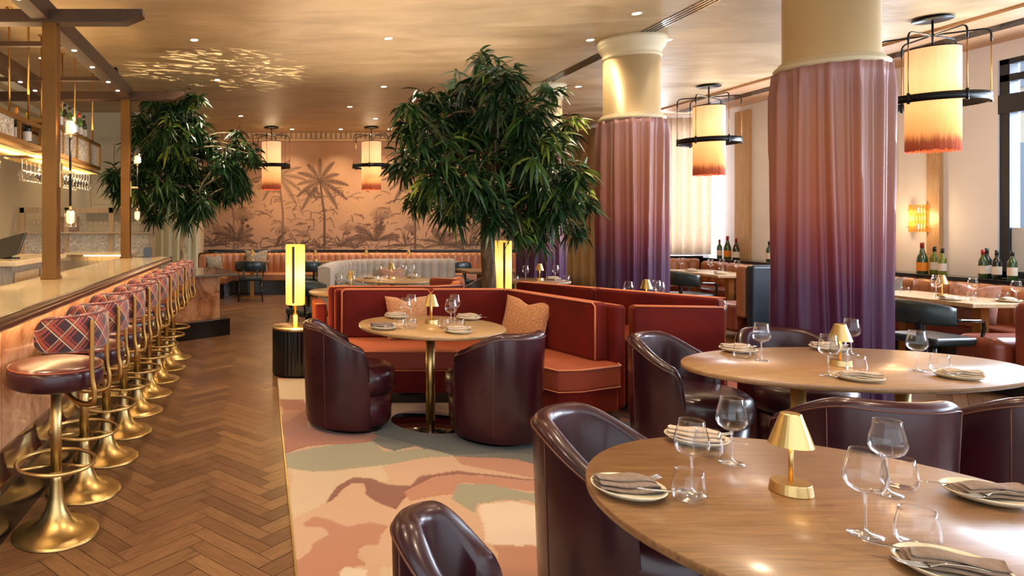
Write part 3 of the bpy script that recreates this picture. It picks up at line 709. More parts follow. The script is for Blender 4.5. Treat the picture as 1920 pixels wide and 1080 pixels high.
def wine_glass():
    P = [(.0, .0), (.036, .0), (.036, .0015), (.020, .004), (.006, .009), (.0035, .018), (.0032, .05), (.0034, .093), (.006, .102), (.022, .108), (.036, .118), (.0435, .134), (.0445, .146), (.041, .165), (.036, .185), (.0315, .207), (.031, .208), (.0355, .185), (.0405, .165), (.0437, .146), (.0425, .135), (.034, .120), (.018, .111), (0, .108)]
    t = thing('wine_glass', '', 'glass')
    MB().lathe(P[8:], 28, cap=False).build('bowl', 'glass', t); MB().lathe(P[:9], 20, cap=False).build('stem', 'stem_glass', t); return t
def tumbler():
    P = [(0, 0), (.030, 0), (.036, .003), (.0425, .016), (.0435, .026), (.041, .045), (.0365, .068), (.034, .083), (.0332, .083), (.0357, .068), (.040, .045), (.0423, .026), (.041, .018), (.032, .008), (0, .007)]
    return tag(MB().lathe(P, 28).build('tumbler', 'glass'), '', 'glass')
def plate():
    P = [(0, 0), (.058, 0), (.062, .003), (.080, .007), (.094, .017), (.097, .021), (.0955, .023), (.091, .020), (.080, .0125), (.062, .009), (0, .0085)]
    return tag(MB().lathe(P, 48).build('plate', 'white_ceramic'), '', 'plate')
def napkin_mesh(mat):
    b = MB()
    def slab(L, w, z0, z1, x, y, rz, curl):
        rows = []; n = 14
        for i in range(n + 1):
            u = i / n * 2 - 1; row = []
            for k in range(17):
                g = 2 * PI * k / 16; ex = math.copysign(abs(math.cos(g)) ** .55, math.cos(g)); ez = math.copysign(abs(math.sin(g)) ** .8, math.sin(g))
                yy = ex * w / 2 * (1 - .10 * u * u + .05 * math.sin(u * 5)); zz = (z0 + z1) / 2 + ez * (z1 - z0) / 2 * (1 - .25 * abs(u) ** 3) + .003 * math.sin(u * 4 + yy * 30) + curl * u * u
                X = u * L / 2 + .004 * math.sin(g * 2); row.append((x + X * math.cos(rz) - (y + yy) * math.sin(rz), X * math.sin(rz) + (y + yy) * math.cos(rz), zz))
            rows.append(row)
        b.grid(rows, flip=True); m = len(rows[0]); o = len(b.v) - m * len(rows)
        b.f += [[o + k for k in range(m - 1)], [o + (len(rows) - 1) * m + k for k in range(m - 1)][::-1]]; b.sm += [False] * 2
    slab(.165, .080, .0105, .0235, 0, 0, 0, .002); slab(.158, .070, .0225, .036, -.003, .004, .06, .0); slab(.15, .05, .034, .0455, -.006, .010, .03, -.002)
    return b.build('folded_napkin', mat)
def napkin(): return tag(napkin_mesh('napkin'), '', 'napkin')
def napkin2(): return tag(napkin_mesh('napkin_light'), '', 'napkin')
def fork():
    b = MB(); L = .19
    rows = []
    for i in range(21):
        t = i / 20; x = t * .125; w = .0042 + .0030 * (1 - t) ** 2 if t < .8 else .0042 + (t - .8) * .042; z = .003 + .010 * math.sin(PI * t * .9)
        rows.append([(x, -w, z), (x, -w, z + .0018), (x, w, z + .0018), (x, w, z), (x, -w, z)])
    b.grid(rows)
    for k in range(4):
        y = -.0105 + k * .007; b.tube([(.122, y * .8, .006), (.135, y, .004), (.16, y, .004), (.182, y * .96, .010)], [.0022, .0019, .0016, .0009], 6)
    return tag(b.build('fork', 'steel'), '', 'fork')
def knife():
    b = MB(); rows = []
    for i in range(22):
        t = i / 21; x = t * .21; w = .0045 if t < .5 else .009 * math.sqrt(max(0, 1 - ((t - .62) / .38) ** 2)) if t > .62 else .0045 + (t - .5) * .0375
        h = .0035 if t < .5 else .0012; rows.append([(x, -w * .5, .002), (x, -w * .5, .002 + h), (x, w, .002 + h), (x, w, .002), (x, -w * .5, .002)])
    b.grid(rows); return tag(b.build('knife', 'steel'), '', 'knife')
def table_lamp():
    t = thing('table_lamp', '', 'lamp')
    MB().lathe([(.0505, 0), (.0515, .002), (.0475, .029), (.0465, .031), (0, .031)], 36, smooth=False).build('base', 'brass', t)
    MB().lathe([(.0062, .03), (.0062, .15)], 14).build('stem', 'brass', t)
    MB().lathe([(.0535, .135), (.025, .222), (.022, .224), (0, .2245), (0, .2225), (.023, .2215), (.0515, .135)], 36, smooth=False, cap=False).build('lamp_shade', 'brass', t)
    MB().lathe([(0, .148), (.012, .15), (.016, .165), (.012, .18), (0, .182)], 12).build('bulb', 'bulb', t)
    return t
wineK, tumK, plateK, napK, nap2K, forkK, knifeK, tlampK = (Kind(f) for f in (wine_glass, tumbler, plate, napkin, napkin2, fork, knife, table_lamp))
TH = .74
def setting(x, y, rz, where, light=False, fk=True, z=TH):
    plateK.put((x, y, z), 0, 'cream stoneware plate ' + where, 'side plates on the dining tables')
    (nap2K if light else napK).put((x, y, z), rz, 'folded %s napkin ' % ('pale' if light else 'taupe') + where, 'napkins on the plates')
    if fk:
        c, s = math.cos(rz), math.sin(rz)
        forkK.put((x - .07 * c - .02 * s, y - .07 * s + .02 * c, z + .0215), rz + .22, 'steel fork ' + where, 'forks on the plates')
        knifeK.put((x - .08 * c - .018 * s, y - .08 * s - .018 * c, z + .0225), rz - .12, 'steel knife ' + where, 'knives on the plates')
def wine(x, y, where, z=TH): wineK.put((x, y, z), random.random() * 6, 'wine glass ' + where, 'wine glasses on the tables')
def tumb(x, y, where, z=TH): tumK.put((x, y, z), random.random() * 6, 'water tumbler ' + where, 'water tumblers on the tables')
def lampt(x, y, where, z=TH): tlampK.put((x, y, z), .1, 'small brass lamp ' + where, 'brass table lamps')

# ---------------- nearest round table
round_table(1.56, 1.76, .635, 'large round oak table nearest of all, with brass lamp and four settings')
W1 = 'on the nearest round table, '
lampt(1.50, 1.89, W1 + 'at its middle')
wine(1.212, 1.88, W1 + 'beside the far-left tumbler'); wine(1.494, 2.12, W1 + 'at its far side'); wine(1.475, 1.63, W1 + 'right of the lamp, nearest the viewer'); wine(1.764, 1.88, W1 + 'right of the lamp, next to the right tumbler')
tumb(1.175, 1.834, W1 + 'by the left plate'); tumb(1.465, 2.19, W1 + 'by the far plate'); tumb(1.845, 1.93, W1 + 'by the right plate'); tumb(1.556, 1.583, W1 + 'by the near plate')
setting(1.036, 1.885, R(-8), 'at the left of the nearest round table'); setting(1.515, 2.325, R(-30), 'at the far side of the nearest round table', True)
setting(2.01, 1.845, R(172), 'at the right of the nearest round table'); setting(1.50, 1.45, R(150), 'at the near edge of the nearest round table')
# ---------------- long oval table
t = thing('oval_table', 'long oval oak table in front of the nearest column, set for four', 'table', (3.19, 3.61, 0), R(7))
MB().lathe([(.96, .705), (.992, .712), (1, .718), (1, .735), (.995, .739), (0, .74)], 96, sx=.92, sy=.505).build('tabletop', 'oval_wood', t)
for sx in (-.32, .32):
    MB().lathe([(.034, .02), (.034, .705)], 24, c=(sx, 0)).build('leg', 'brass', t); MB().lathe([(.24, 0), (.24, .012), (.05, .026), (0, .03)], 48, c=(sx, 0)).build('base', 'mirror_disc', t)
W2 = 'on the long oval table, '
lampt(3.105, 3.58, W2 + 'at its middle')
setting(2.836, 3.97, R(-20), 'at the far left of the oval table', True); setting(3.42, 4.02, R(-25), 'at the far side of the oval table, behind its lamp', True)
setting(2.91, 3.25, R(158), 'at the near side of the oval table', True); setting(3.44, 3.29, R(168), 'at the right of the oval table', True)
wine(2.78, 3.71, W2 + 'farthest left'); wine(2.83, 3.33, W2 + 'left of the lamp'); wine(3.43, 3.88, W2 + 'behind the lamp'); wine(3.39, 3.45, W2 + 'right, standing alone')
tumb(2.73, 3.79, W2 + 'by the far left plate'); tumb(3.06, 3.43, W2 + 'by the near plate'); tumb(3.52, 3.46, W2 + 'by the right plate'); tumb(3.33, 3.85, W2 + 'by the back plate')
# ---------------- round table in the red banquette
round_table(1.27, 5.02, .535, 'round oak table with brass column inside the red velvet corner banquette', 'light_oak')
W3 = 'on the round table at the red banquette, '
lampt(1.295, 5.09, W3 + 'at its middle')
setting(.875, 4.83, R(4), 'at the front left of the banquette table'); setting(1.373, 4.66, R(4), 'at the front right of the banquette table', True); setting(1.09, 5.40, R(10), 'at the back left of the banquette table', True); setting(1.65, 5.32, R(-8), 'at the back right of the banquette table', True)
wine(1.07, 4.97, W3 + 'left pair, front'); wine(1.17, 5.22, W3 + 'left pair, back'); wine(1.39, 4.90, W3 + 'right pair, front'); wine(1.51, 5.22, W3 + 'right pair, back')
tumb(1.00, 4.84, W3 + 'left pair, front'); tumb(1.09, 4.86, W3 + 'left pair, next to the lamp'); tumb(1.42, 4.80, W3 + 'right pair, front'); tumb(1.33, 4.86, W3 + 'right pair, next to the lamp')

# ---------------- tub chairs
TG = 'oxblood tub chairs'
tub.put((.63, 4.96, .014), R(4), 'oxblood leather tub chair at the left of the banquette table, seen from its back', TG)
tub.put((1.63, 4.66, .014), R(118), 'oxblood leather tub chair at the right of the banquette table, back to the viewer', TG)
tub.put((1.33, 2.42, .014), R(-42), 'oxblood leather tub chair behind the left edge of the nearest round table', TG)
tub.put((2.68, 4.22, .014), R(-52), 'oxblood leather tub chair at the left end of the oval table', TG)
tub.put((3.52, 4.40, .014), R(-100), 'oxblood leather tub chair between the oval table and the column curtain', TG)
tub.put((2.66, 2.98, .014), R(80), 'oxblood leather tub chair with its back between the two near tables', TG)
tub.put((3.42, 3.0, .014), R(85), 'oxblood leather tub chair at the right picture edge behind the nearest table', TG)
NTH = ['first', 'second', 'third', 'fourth', 'fifth', 'sixth', 'seventh', 'eighth', 'ninth', 'tenth', 'eleventh', 'twelfth', 'thirteenth', 'fourteenth', 'fifteenth', 'sixteenth'] + ['%dth' % i for i in range(17, 40)]
small = make_tub(.138, .156, .76, .64, 125); small.location = (.475, 1.63, .014); small.rotation_euler = (0, 0, R(-38)); small['label'] = 'oxblood leather tub chair cut by the bottom edge, left of the nearest table'; small['group'] = TG

# ---------------- red velvet banquettes round the tree
def pipe_box(t, path, z, r=.007, name='piping'): MB().tube([(x, y, z) for x, y in path], r, 6).build(name, 'velvet_pipe', t)
A = thing('velvet_banquette', 'red velvet corner banquette with orange piping around the round table', 'banquette', (0, 0, 0))
ribbon([(.69, 6.33), (2.34, 6.33), (2.72, 5.04)], .10, .10, .885).build('back_frame', 'velvet', A, bevel=.03, seg=3)
for i, p in enumerate(([(.74, 6.21), (1.55, 6.21)], [(1.565, 6.21), (2.27, 6.21)], [(2.30, 6.18), (2.60, 5.10)])):
    o = ribbon(p, .13, .44, .90).build('back_cushion', 'velvet', A, bevel=.035, seg=3)
    q = offs(p, .062); a, b2 = Vector(q[0]), Vector(q[1]); d = (b2 - a).normalized() * .025; a2 = a + d; b3 = b2 - d
    MB().tube([(a.x, a.y, .46), (a.x, a.y, .87), (a2.x, a2.y, .895), (b3.x, b3.y, .895), (b2.x, b2.y, .87), (b2.x, b2.y, .46)], .0065, 6).build('piping', 'velvet_pipe', o)
SP = [(.76, 5.50), (1.72, 5.50), (1.93, 5.44), (2.04, 5.25), (2.065, 4.90), (2.13, 4.78), (2.30, 4.80), (2.67, 4.96), (2.70, 5.08), (2.36, 6.28), (.76, 6.28)]
prism(SP, .29, .452).build('seat', 'velvet_seat', A, bevel=.02, seg=3)
prism([(x, y) for x, y in offs(SP, -.012, True)], .10, .29).build('base', 'velvet', A, bevel=.02)
prism([(x, y) for x, y in offs(SP, -.05, True)], .0, .10).build('plinth', 'black', A)
pipe_box(A, offs(SP, .002, True)[:9], .447); pipe_box(A, offs(SP, .0, True)[:9], .29, .004)
B = thing('velvet_banquette', 'red velvet banquette with its plain back towards the oval table, right of the cushions', 'banquette')
ribbon([(2.80, 5.06), (3.44, 4.98)], .12, .06, .885).build('back_panel', 'velvet', B, bevel=.03, seg=3)
ribbon([(2.70, 6.98), (3.15, 6.27)], .14, .40, .90).build('back_cushion', 'velvet', B, bevel=.03, seg=3)
ribbon([(3.155, 6.26), (3.74, 5.42)], .14, .40, .90).build('back_cushion', 'velvet', B, bevel=.03, seg=3)
prism([(2.84, 5.13), (3.42, 5.06), (3.72, 5.34), (3.1, 6.2), (2.84, 5.9)], .1, .60).build('corner_filler', 'velvet', B, bevel=.02)
prism([(2.76, 7.05), (3.80, 5.45), (4.02, 5.62), (3.1, 7.25)], .10, .44).build('seat', 'velvet_seat', B, bevel=.03)
for p in (offs([(2.70, 6.98), (3.15, 6.27)], -.06), offs([(3.155, 6.26), (3.74, 5.42)], -.06)): pipe_box(B, p, .895, .006)
pipe_box(B, [(2.80, 5.0), (3.43, 4.925)], .884, .006)
C_ = thing('velvet_banquette', 'red velvet banquette backing on the corner banquette, curling round behind the tree', 'banquette')
ribbon([(.66, 6.63), (1.72, 6.63), (1.98, 6.80), (2.12, 7.25)], .14, .1, .885).build('back_frame', 'velvet', C_, bevel=.04, seg=3)
ribbon([(1.9, 7.5), (2.1, 7.32), (2.26, 7.6)], .12, .3, .90).build('back_cushion', 'velvet_seat', C_, bevel=.04, seg=3)
prism([(.60, 6.72), (1.7, 6.72), (1.95, 7.0), (1.8, 7.25), (.60, 7.2)], .10, .44).build('seat', 'velvet_seat', C_, bevel=.03)
prism([(.54, 6.74), (.66, 6.74), (.66, 7.22), (.54, 7.22)], .06, .70).build('armrest', 'velvet', C_, bevel=.03)
pipe_box(C_, [(.54, 6.735), (.66, 6.735)], .695, .006); pipe_box(C_, offs([(.66, 6.63), (1.72, 6.63), (1.98, 6.80)], .07), .885, .006)
def cushion(x, y, z, w, rz, tilt, mat, label, group=None, roll=0):
    n = 18; rows = []; V = []
    b = MB()
    for sgn in (1, -1):
        P = []; U = []
        for i in range(n + 1):
            r_ = []; ur = []
            for j in range(n + 1):
                u = i / n * 2 - 1; v = j / n * 2 - 1
                k = 1 - .10 * (1 - abs(v) ** 1.5) * abs(u) ** 3 ; k2 = 1 - .10 * (1 - abs(u) ** 1.5) * abs(v) ** 3
                dent = .17 * max(0, 1 - abs(u) * 2.2) * max(0, v) ** 2
                th = .075 * ((1 - u ** 2) * (1 - v ** 2)) ** .42
                r_.append((u * w / 2 * k, sgn * th, (v * k2 - dent) * w / 2 + w / 2)); ur.append((u * .5 + .5, v * .5 + .5))
            P.append(r_); U.append(ur)
        b.grid(P, uvs=U, flip=sgn > 0)
    o = b.build('cushion', mat); o.location = (x, y, z); o.rotation_euler = Euler((tilt, roll, rz))
    return tag(o, label, 'cushion', group)
cushion(2.20, 5.70, .452, .42, R(-50), R(-14), 'hexagon', 'orange hexagon patterned velvet cushion leaning in the right corner of the banquette', None, R(6))
cushion(1.33, 6.02, .452, .40, R(4), R(-14), 'hexagon', 'orange hexagon patterned velvet cushion behind the lamp of the banquette table')

# ---------------- drums and floor lamps
def floor_lamp(x, y, wl, wd):
    d = thing('drum_side_table', 'black fluted drum side table ' + wd, 'side table', (x, y, .0))
    b = MB(); P = []
    for i in range(144):
        a = 2 * PI * i / 144; r = .225 + .004 * math.cos(a * 36); P.append([(r * math.cos(a), r * math.sin(a), z) for z in (.014, .03, .46)])
    b.grid(P, closed_u=True, flip=True).build('body', 'black', d)
    MB().lathe([(0, .455), (.23, .455), (.232, .46), (.232, .475), (.229, .48), (0, .48)], 64).build('tabletop', 'brass', d)
    t = thing('drum_lamp', 'tall cylinder lamp with glowing yellow pleated shade ' + wl, 'lamp', (x, y, .48))
    MB().box(-.022, .022, -.022, .022, 0, .115).build('base', 'brass_dull', t, bevel=.002); MB().lathe([(.012, .115), (.026, .12), (.026, .125), (.012, .13), (.012, .24)], 20).build('stem', 'brass_dull', t)
    s = MB().lathe([(.094, .0), (.097, .005), (.097, .595), (.09, .6), (0, .6)], 48).build('lamp_shade', 'lamp_shade', t, (0, 0, .215))
    MB().box(-.012, .012, -.104, -.096, .02, .58).build('shade_strip', 'bronze_dark', t, (-.025, 0, .215))
    l = bpy.data.lights.new('lamp_glow', 'POINT'); l.energy = 5; l.color = (1, .78, .35); l.shadow_soft_size = .1; lo = bpy.data.objects.new('lamp_glow', l); COL.objects.link(lo); lo.parent = t; lo.location = (0, -.16, .1)
    return t
floor_lamp(.335, 6.68, 'on the drum beside the aisle', 'standing at the edge of the rug by the aisle')
floor_lamp(2.97, 8.2, 'behind the tree trunk', 'behind the big tree')

# ---------------- pendants
def make_pendant():
    t = thing('pendant_lamp', '', 'pendant lamp')
    MB().lathe([(0, -.03), (.15, -.03), (.155, -.022), (.155, -.018), (.12, -.016), (.12, 0)], 40).build('ceiling_canopy', 'black_metal', t)
    MB().tube([(0, 0, -.03), (0, 0, -.32)], .009, 8).build('drop_rod', 'black_metal', t)
    Rr = .395
    for k in range(6):
        a = R(15 + 60 * k); ca, sa = math.cos(a), math.sin(a); zt = -.175
        pts = [(0, 0, zt)] + [(ca * r, sa * r, z) for r, z in ((.15, zt), (Rr - .05, zt), (Rr - .02, zt - .012), (Rr - .004, zt - .035), (Rr, zt - .07), (Rr, -.30))]
        arm = MB().tube(pts, .0085, 8).build('arm', 'black_metal', t)
        MB().tube([(ca * Rr, sa * Rr, -.30), (ca * Rr, sa * Rr, -.80)], .005, 6).build('rod', 'brass_dull', t)
        MB().lathe([(.013, -.88), (.013, -.775)], 8, c=(ca * Rr, sa * Rr)).build('ring_clip', 'black_metal', t)
    MB().lathe([(Rr - .006, -.865), (Rr + .006, -.865), (Rr + .006, -.79), (Rr - .006, -.79), (Rr - .006, -.865)], 72, cap=False).build('ring', 'black_metal', t)
    rows = []; n = 300; rn = random.Random(3)
    for i in range(n):
        a = 2 * PI * i / n; r = .2 + .0028 * math.sin(i * 2.1) ; zb = -.012 + rn.uniform(-.012, .012); rows.append([(r * math.cos(a), r * math.sin(a), z) for z in (zb, .12, .5, 1.0)])
    b = MB().grid(rows, closed_u=True, flip=True).build('fringe_shade', 'fringe', t, (0, 0, -1.31))
    MB().lathe([(0, 1.004), (.204, 1.004), (.204, .99)], 48, cap=False).build('shade_rim', 'black_metal', t, (0, 0, -1.31))
    l = bpy.data.lights.new('pendant_glow', 'POINT'); l.energy = 15; l.color = (1, .68, .36); l.shadow_soft_size = .18; lo = bpy.data.objects.new('pendant_glow', l); COL.objects.link(lo); lo.parent = t; lo.location = (0, 0, -1.5)
    l = bpy.data.lights.new('pendant_glow', 'POINT'); l.energy = 6; l.color = (1, .72, .42); l.shadow_soft_size = .15; lo = bpy.data.objects.new('pendant_glow', l); COL.objects.link(lo); lo.parent = t; lo.location = (0, 0, -.26)
    return t
pend = Kind(make_pendant)
for x, y, rz, lab in ((6.63, 6.59, R(5), 'fringed cylinder pendant in a black ring, nearest the tall window'), (6.57, 9.8, R(18), 'fringed cylinder pendant between the two curtained columns'), (.2, 14.0, 0, 'fringed cylinder pendant at the left of the mural, beside the smaller tree'), (2.3, 14.0, 0, 'fringed cylinder pendant before the mural, beside the big tree')):
    pend.put((x, y, CEIL), rz, lab, 'fringed pendants')

# ---------------- ceiling downlights
def make_down():
    t = thing('downlight', '', 'ceiling light')
    MB().lathe([(.04, -.002), (.052, -.003), (.052, .0)], 20, cap=False).build('trim_ring', 'cream_paint', t)
    MB().lathe([(0, -.0015), (.04, -.0015)], 20, cap=False).build('lens', 'lens', t)
    l = bpy.data.lights.new('downlight_beam', 'SPOT'); l.energy = 95; l.color = WARM; l.spot_size = R(105); l.spot_blend = .8; l.shadow_soft_size = .05
    lo = bpy.data.objects.new('downlight_beam', l); COL.objects.link(lo); lo.parent = t; lo.location = (0, 0, -.02)
    return t
down = Kind(make_down)
DLAB = ['nearest the bar, above the fourth stool', 'above the round banquette table, left of the big tree', 'highest in view, left of the middle column', 'above the smaller tree in the rippled light', 'left of the crown of the big tree',
        'just left of the middle column capital', 'just right of the middle column capital', 'over the grey banquette', 'beside the farthest column capital', 'behind the farthest column', 'added over the bar stools', 'added over the banquette table', 'added over the tub chair behind the nearest table',
        'added over the nearest stools', 'added over the middle of the rug', 'added over the nearest table', 'added over the near end of the bar', 'added over the near end of the rug', 'added over the bar cabinet', 'added over the back counter', 'added before the wall cupboards', 'over the left end of the tan banquette', 'before the middle of the mural', 'before the right of the mural']
for x, y in DOWN:
    DL = DOWN.index((x, y)); o = down.put((x, y, CEIL), 0, 'round recessed ceiling downlight ' + (DLAB[DL] if DL < len(DLAB) else 'above the bar back, out of view'), 'recessed ceiling downlights')
    if 3.4 < x < 4.6 and 7 < y < 8:      # narrow accent lamps grazing the column
        for ch in o.children:
            if ch.type == 'LIGHT': ch.data = ch.data.copy(); ch.data.energy = 22
for i, x in enumerate((.65, 1.7, 2.75, 3.8, 4.85)):
    o = down.put((x, 14.35, CEIL), 0, 'round recessed downlight washing the mural, %s from the left' % ('first', 'second', 'third', 'fourth', 'fifth')[i], 'recessed ceiling downlights')

# ================================================================== bar
t = thing('bar_counter', 'long bar with cream stone top, dark wood nosing and glowing onyx front', 'bar', (0, 0, 0))
MB().box(-1.68, -1.115, 1.2, 8.05, 1.06, 1.10).build('countertop', 'counter_stone', t)
P = []
for y in (1.2, 8.08):
    P.append([(-1.125 + x, y, z) for x, z in ((0, 1.04), (.02, 1.04), (.034, 1.05), (.040, 1.066), (.034, 1.084), (.02, 1.092), (.026, 1.10), (.014, 1.106), (0, 1.104))])
MB().grid(P).build('nosing', 'dark_wood', t)
MB().box(-1.69, -1.085, 8.05, 8.09, 1.04, 1.105).build('nosing', 'dark_wood', t, bevel=.008)
MB().box(-1.66, -1.27, 1.25, 8.0, .24, 1.06).build('carcass', 'pale_wood', t)
for i in range(7):
    y = 1.25 + i * .98; MB().box(-1.27, -1.245, y, y + .965, .42, 1.055).build('front_panel', 'onyx', t, bevel=.003)
MB().box(-1.27, -1.243, 1.25, 8.0, .24, .415).build('lower_band', 'maroon_gloss', t)
MB().box(-1.262, -1.238, 1.25, 8.0, .412, .424).build('metal_strip', 'steel', t)
MB().box(-1.262, -1.232, 1.25, 8.0, .228, .240).build('metal_strip', 'steel', t)
MB().box(-1.3, -1.22, 1.25, 8.0, 0, .228).build('kick_plinth', 'black', t)
MB().box(-1.19, -1.17, 1.3, 8.0, 1.048, 1.058).build('light_strip', 'strip', t)
l = bpy.data.lights.new('counter_light', 'AREA'); l.shape = 'RECTANGLE'; l.size = .04; l.size_y = 6.6; l.energy = 8; l.color = (1, .72, .42); lo = bpy.data.objects.new('counter_light', l); COL.objects.link(lo); lo.parent = t; lo.location = (-1.18, 4.65, 1.04); lo.rotation_euler = (0, R(35), 0)

def make_stool():
    t = thing('bar_stool', '', 'bar stool'); b = MB()
    MB().lathe([(.205, 0), (.207, .006), (.195, .014), (.15, .024), (.11, .042), (.075, .075), (.05, .12), (.035, .18), (.028, .26), (.026, .30)], 56).build('base', 'brass', t)
    MB().lathe([(.026, .29), (.026, .69), (.018, .69), (.018, .725)], 24).build('pole', 'brass', t)
    f = MB().tube([(.185 * math.cos(2 * PI * i / 48), .185 * math.sin(2 * PI * i / 48), .345) for i in range(48)], .0095, 10, True).build('foot_ring', 'brass', t)
    for k in range(3):
        a = R(100 + 120 * k); MB().tube([(.026 * math.cos(a), .026 * math.sin(a), .335), (.18 * math.cos(a), .18 * math.sin(a), .345)], .007, 8).build('spoke', 'brass', f)
    MB().lathe([(0, .722), (.20, .722), (.222, .732), (.228, .76), (.228, .80), (.222, .817)], 48).build('seat', 'leather', t)
    MB().lathe([(.2225, .812), (.215, .824), (.18, .832), (0, .838)], 48, cap=False).build('seat_top', 'seat_leather', t)
    MB().tube([(.222 * math.cos(2 * PI * i / 48), .222 * math.sin(2 * PI * i / 48), .818) for i in range(48)], .004, 6, True).build('piping', 'brown_leather', t)
    # wrap-around backrest, open towards the bar (-X)
    rows = []; U = []; n = 48; A = 96
    for i in range(n + 1):
        a = R(-A + 2 * A * i / n); e = abs(i / n * 2 - 1); zt = 1.085 - .012 * e - .05 * max(0, (e - .88) / .12) ** 2; zb = .915 + .03 * max(0, (e - .88) / .12) ** 2; ro = .247; ri = .198
        sec = [(ri, zb + .012), (ri + .01, zb), (ro - .01, zb), (ro, zb + .012), (ro, zt - .018), (ro - .012, zt - .003), ((ro + ri) / 2, zt + .003), (ri + .012, zt - .003), (ri, zt - .018), (ri, zb + .012)]
        row = []; ur = []; d = 0
        for k, (r, z) in enumerate(sec):
            if k: d += math.hypot(r - sec[k - 1][0], z - sec[k - 1][1])
            row.append((r * math.cos(a), r * math.sin(a), z)); ur.append((a * .24, d))
        rows.append(row); U.append(ur)
    b = MB().grid(rows, uvs=U, flip=True); m = len(rows[0]); b.f += [list(range(m - 1)), [n * m + k for k in range(m - 1)][::-1]]; b.sm += [False] * 2
    b.uv[len(b.f) - 2] = [(0, 0)] * (m - 1); b.uv[len(b.f) - 1] = [(0, 0)] * (m - 1)
    bk = b.build('backrest', 'diamond', t)
    pts = [rows[i][5] for i in range(n + 1)]; MB().tube([(x * 1.01, y * 1.01, z) for x, y, z in pts], .004, 6).build('piping', 'brown_leather', bk)
    for s in (-1, 1):
        a = R(36) * s; ca, sa = math.cos(a), math.sin(a)
        path = smooth_path([(.05, sa * .06, .705), (.12, sa * .16, .665), (.21, sa * .25, .665), (ca * .262 + .012, sa * .262, .72), (ca * .262, sa * .262, .80), (ca * .262, sa * .262, .98), (ca * .262, sa * .262, 1.055)], 6)
        MB().tube(path, .0125, 10).build('back_tube', 'brass_dull', t)
    return t
stool = Kind(make_stool); ords = ['nearest', 'second', 'third', 'fourth', 'fifth', 'sixth', 'seventh', 'eighth', 'ninth and farthest']
for i, y in enumerate((3.24, 3.75, 4.285, 4.82, 5.35, 5.9, 6.44, 6.97, 7.5)):
    stool.put((-1.0, y, 0), R(random.uniform(-4, 4)), 'brass pedestal bar stool with diamond patterned wrap back, ' + ords[i] + ' in the row', 'bar stools along the bar')

# canopy frame over the bar
t = thing('bar_canopy_frame', 'bronze post and beam frame standing on the bar with small spotlights', 'frame', (0, 0, 0))
for (x, y) in ((-1.535, 4.86), (-1.60, 7.85)):
    MB().box(x - .052, x + .052, y - .052, y + .052, 1.10, 2.96).build('post', 'bronze', t, bevel=.003); MB().box(x - .06, x + .06, y - .06, y + .06, 1.10, 1.122).build('post_foot', 'bronze', t, bevel=.003)
bm = MB().box(-1.65, -1.53, 1.0, 7.9, 2.97, 3.11).build('beam', 'bronze_dark', t)
b2 = MB().box(-2.56, -2.44, 1.0, 7.9, 2.97, 3.11).build('beam', 'bronze_dark', t)
for y in (4.86, 7.85):
    x1 = -.86 if y < 5 else -.90
    V = [(-3.5, 2.955), (x1 - .13, 2.955), (x1, 3.01), (x1, 3.05), (-3.5, 3.05)]
    n = len(V); b = MB().add([(x, y - .06, z) for x, z in V] + [(x, y + .06, z) for x, z in V], [tuple(range(n)), tuple(range(n, 2 * n))[::-1]] + [(i, n + i, n + (i + 1) % n, (i + 1) % n) for i in range(n)])
    b.build('cross_beam', 'bronze_dark', t, bevel=.003)
for y in (5.6, 6.95): MB().box(-3.5, -1.66, y - .02, y + .02, 2.99, 3.03).build('cross_bar', 'bronze_dark', t)
for i, y in enumerate((4.35, 5.0, 5.65, 6.25, 6.9, 7.35)):
    for x, bb in ((-1.59, bm), (-2.5, b2)):
        MB().lathe([(0, 2.967), (.018, 2.967), (.022, 2.969)], 14, c=(x, y), cap=False).build('spotlight', 'lens', bb)
for i, y in enumerate((3.6, 5.0, 6.3, 7.4)):
    l = bpy.data.lights.new('spot_beam', 'SPOT'); l.energy = 60; l.color = WARM; l.spot_size = R(80); l.spot_blend = .7; l.shadow_soft_size = .03
    lo = bpy.data.objects.new('spot_beam', l); COL.objects.link(lo); lo.parent = t; lo.location = (-1.59, y, 2.95)
for y in (5.4, 7.1): MB().lathe([(0, 3.11), (.03, 3.11), (.03, 3.15), (.012, 3.17), (0, 3.17)], 16, c=(-1.56, y)).build('beam_fixing', 'black_metal', t)

def make_sconce():
    t = thing('post_sconce', '', 'wall lamp')
    MB().tube([(0, 0, -.28), (0, 0, .27)], .009, 10).build('rod', 'black_metal', t)
    MB().box(-.07, 0.012, -.012, .012, -.012, .012).build('arm', 'brass', t, bevel=.003); MB().box(-.075, -.064, -.03, .03, -.11, .07).build('back_plate', 'brass', t, bevel=.003)
    for s in (1, -1):
        g = MB().lathe([(.012, .25 * 1), (.012, .275)], 12).build('socket', 'brass', t); g.scale = (1, 1, s)
        g = MB().lathe([(0, .275), (.045, .275), (.047, .28), (.047, .40), (.044, .40), (.044, .282), (0, .28)], 24).build('glass_shade', 'glass', t); g.scale = (1, 1, s)
        g = MB().lathe([(0, .283), (.026, .285), (.03, .31), (.03, .36), (.02, .375), (0, .38)], 18).build('glowing_core', 'frost', t); g.scale = (1, 1, s)
    l = bpy.data.lights.new('sconce_glow', 'POINT'); l.energy = 7; l.color = (1, .7, .4); l.shadow_soft_size = .06; lo = bpy.data.objects.new('sconce_glow', l); COL.objects.link(lo); lo.parent = t; lo.location = (.09, 0, .33)
    return t
sc = Kind(make_sconce)
sc.put((-1.408, 4.9, 1.88), 0, 'twin glass sconce on the nearer bronze post', 'sconces on the bar posts'); sc.put((-1.473, 7.87, 1.93), 0, 'twin glass sconce on the farther bronze post', 'sconces on the bar posts')

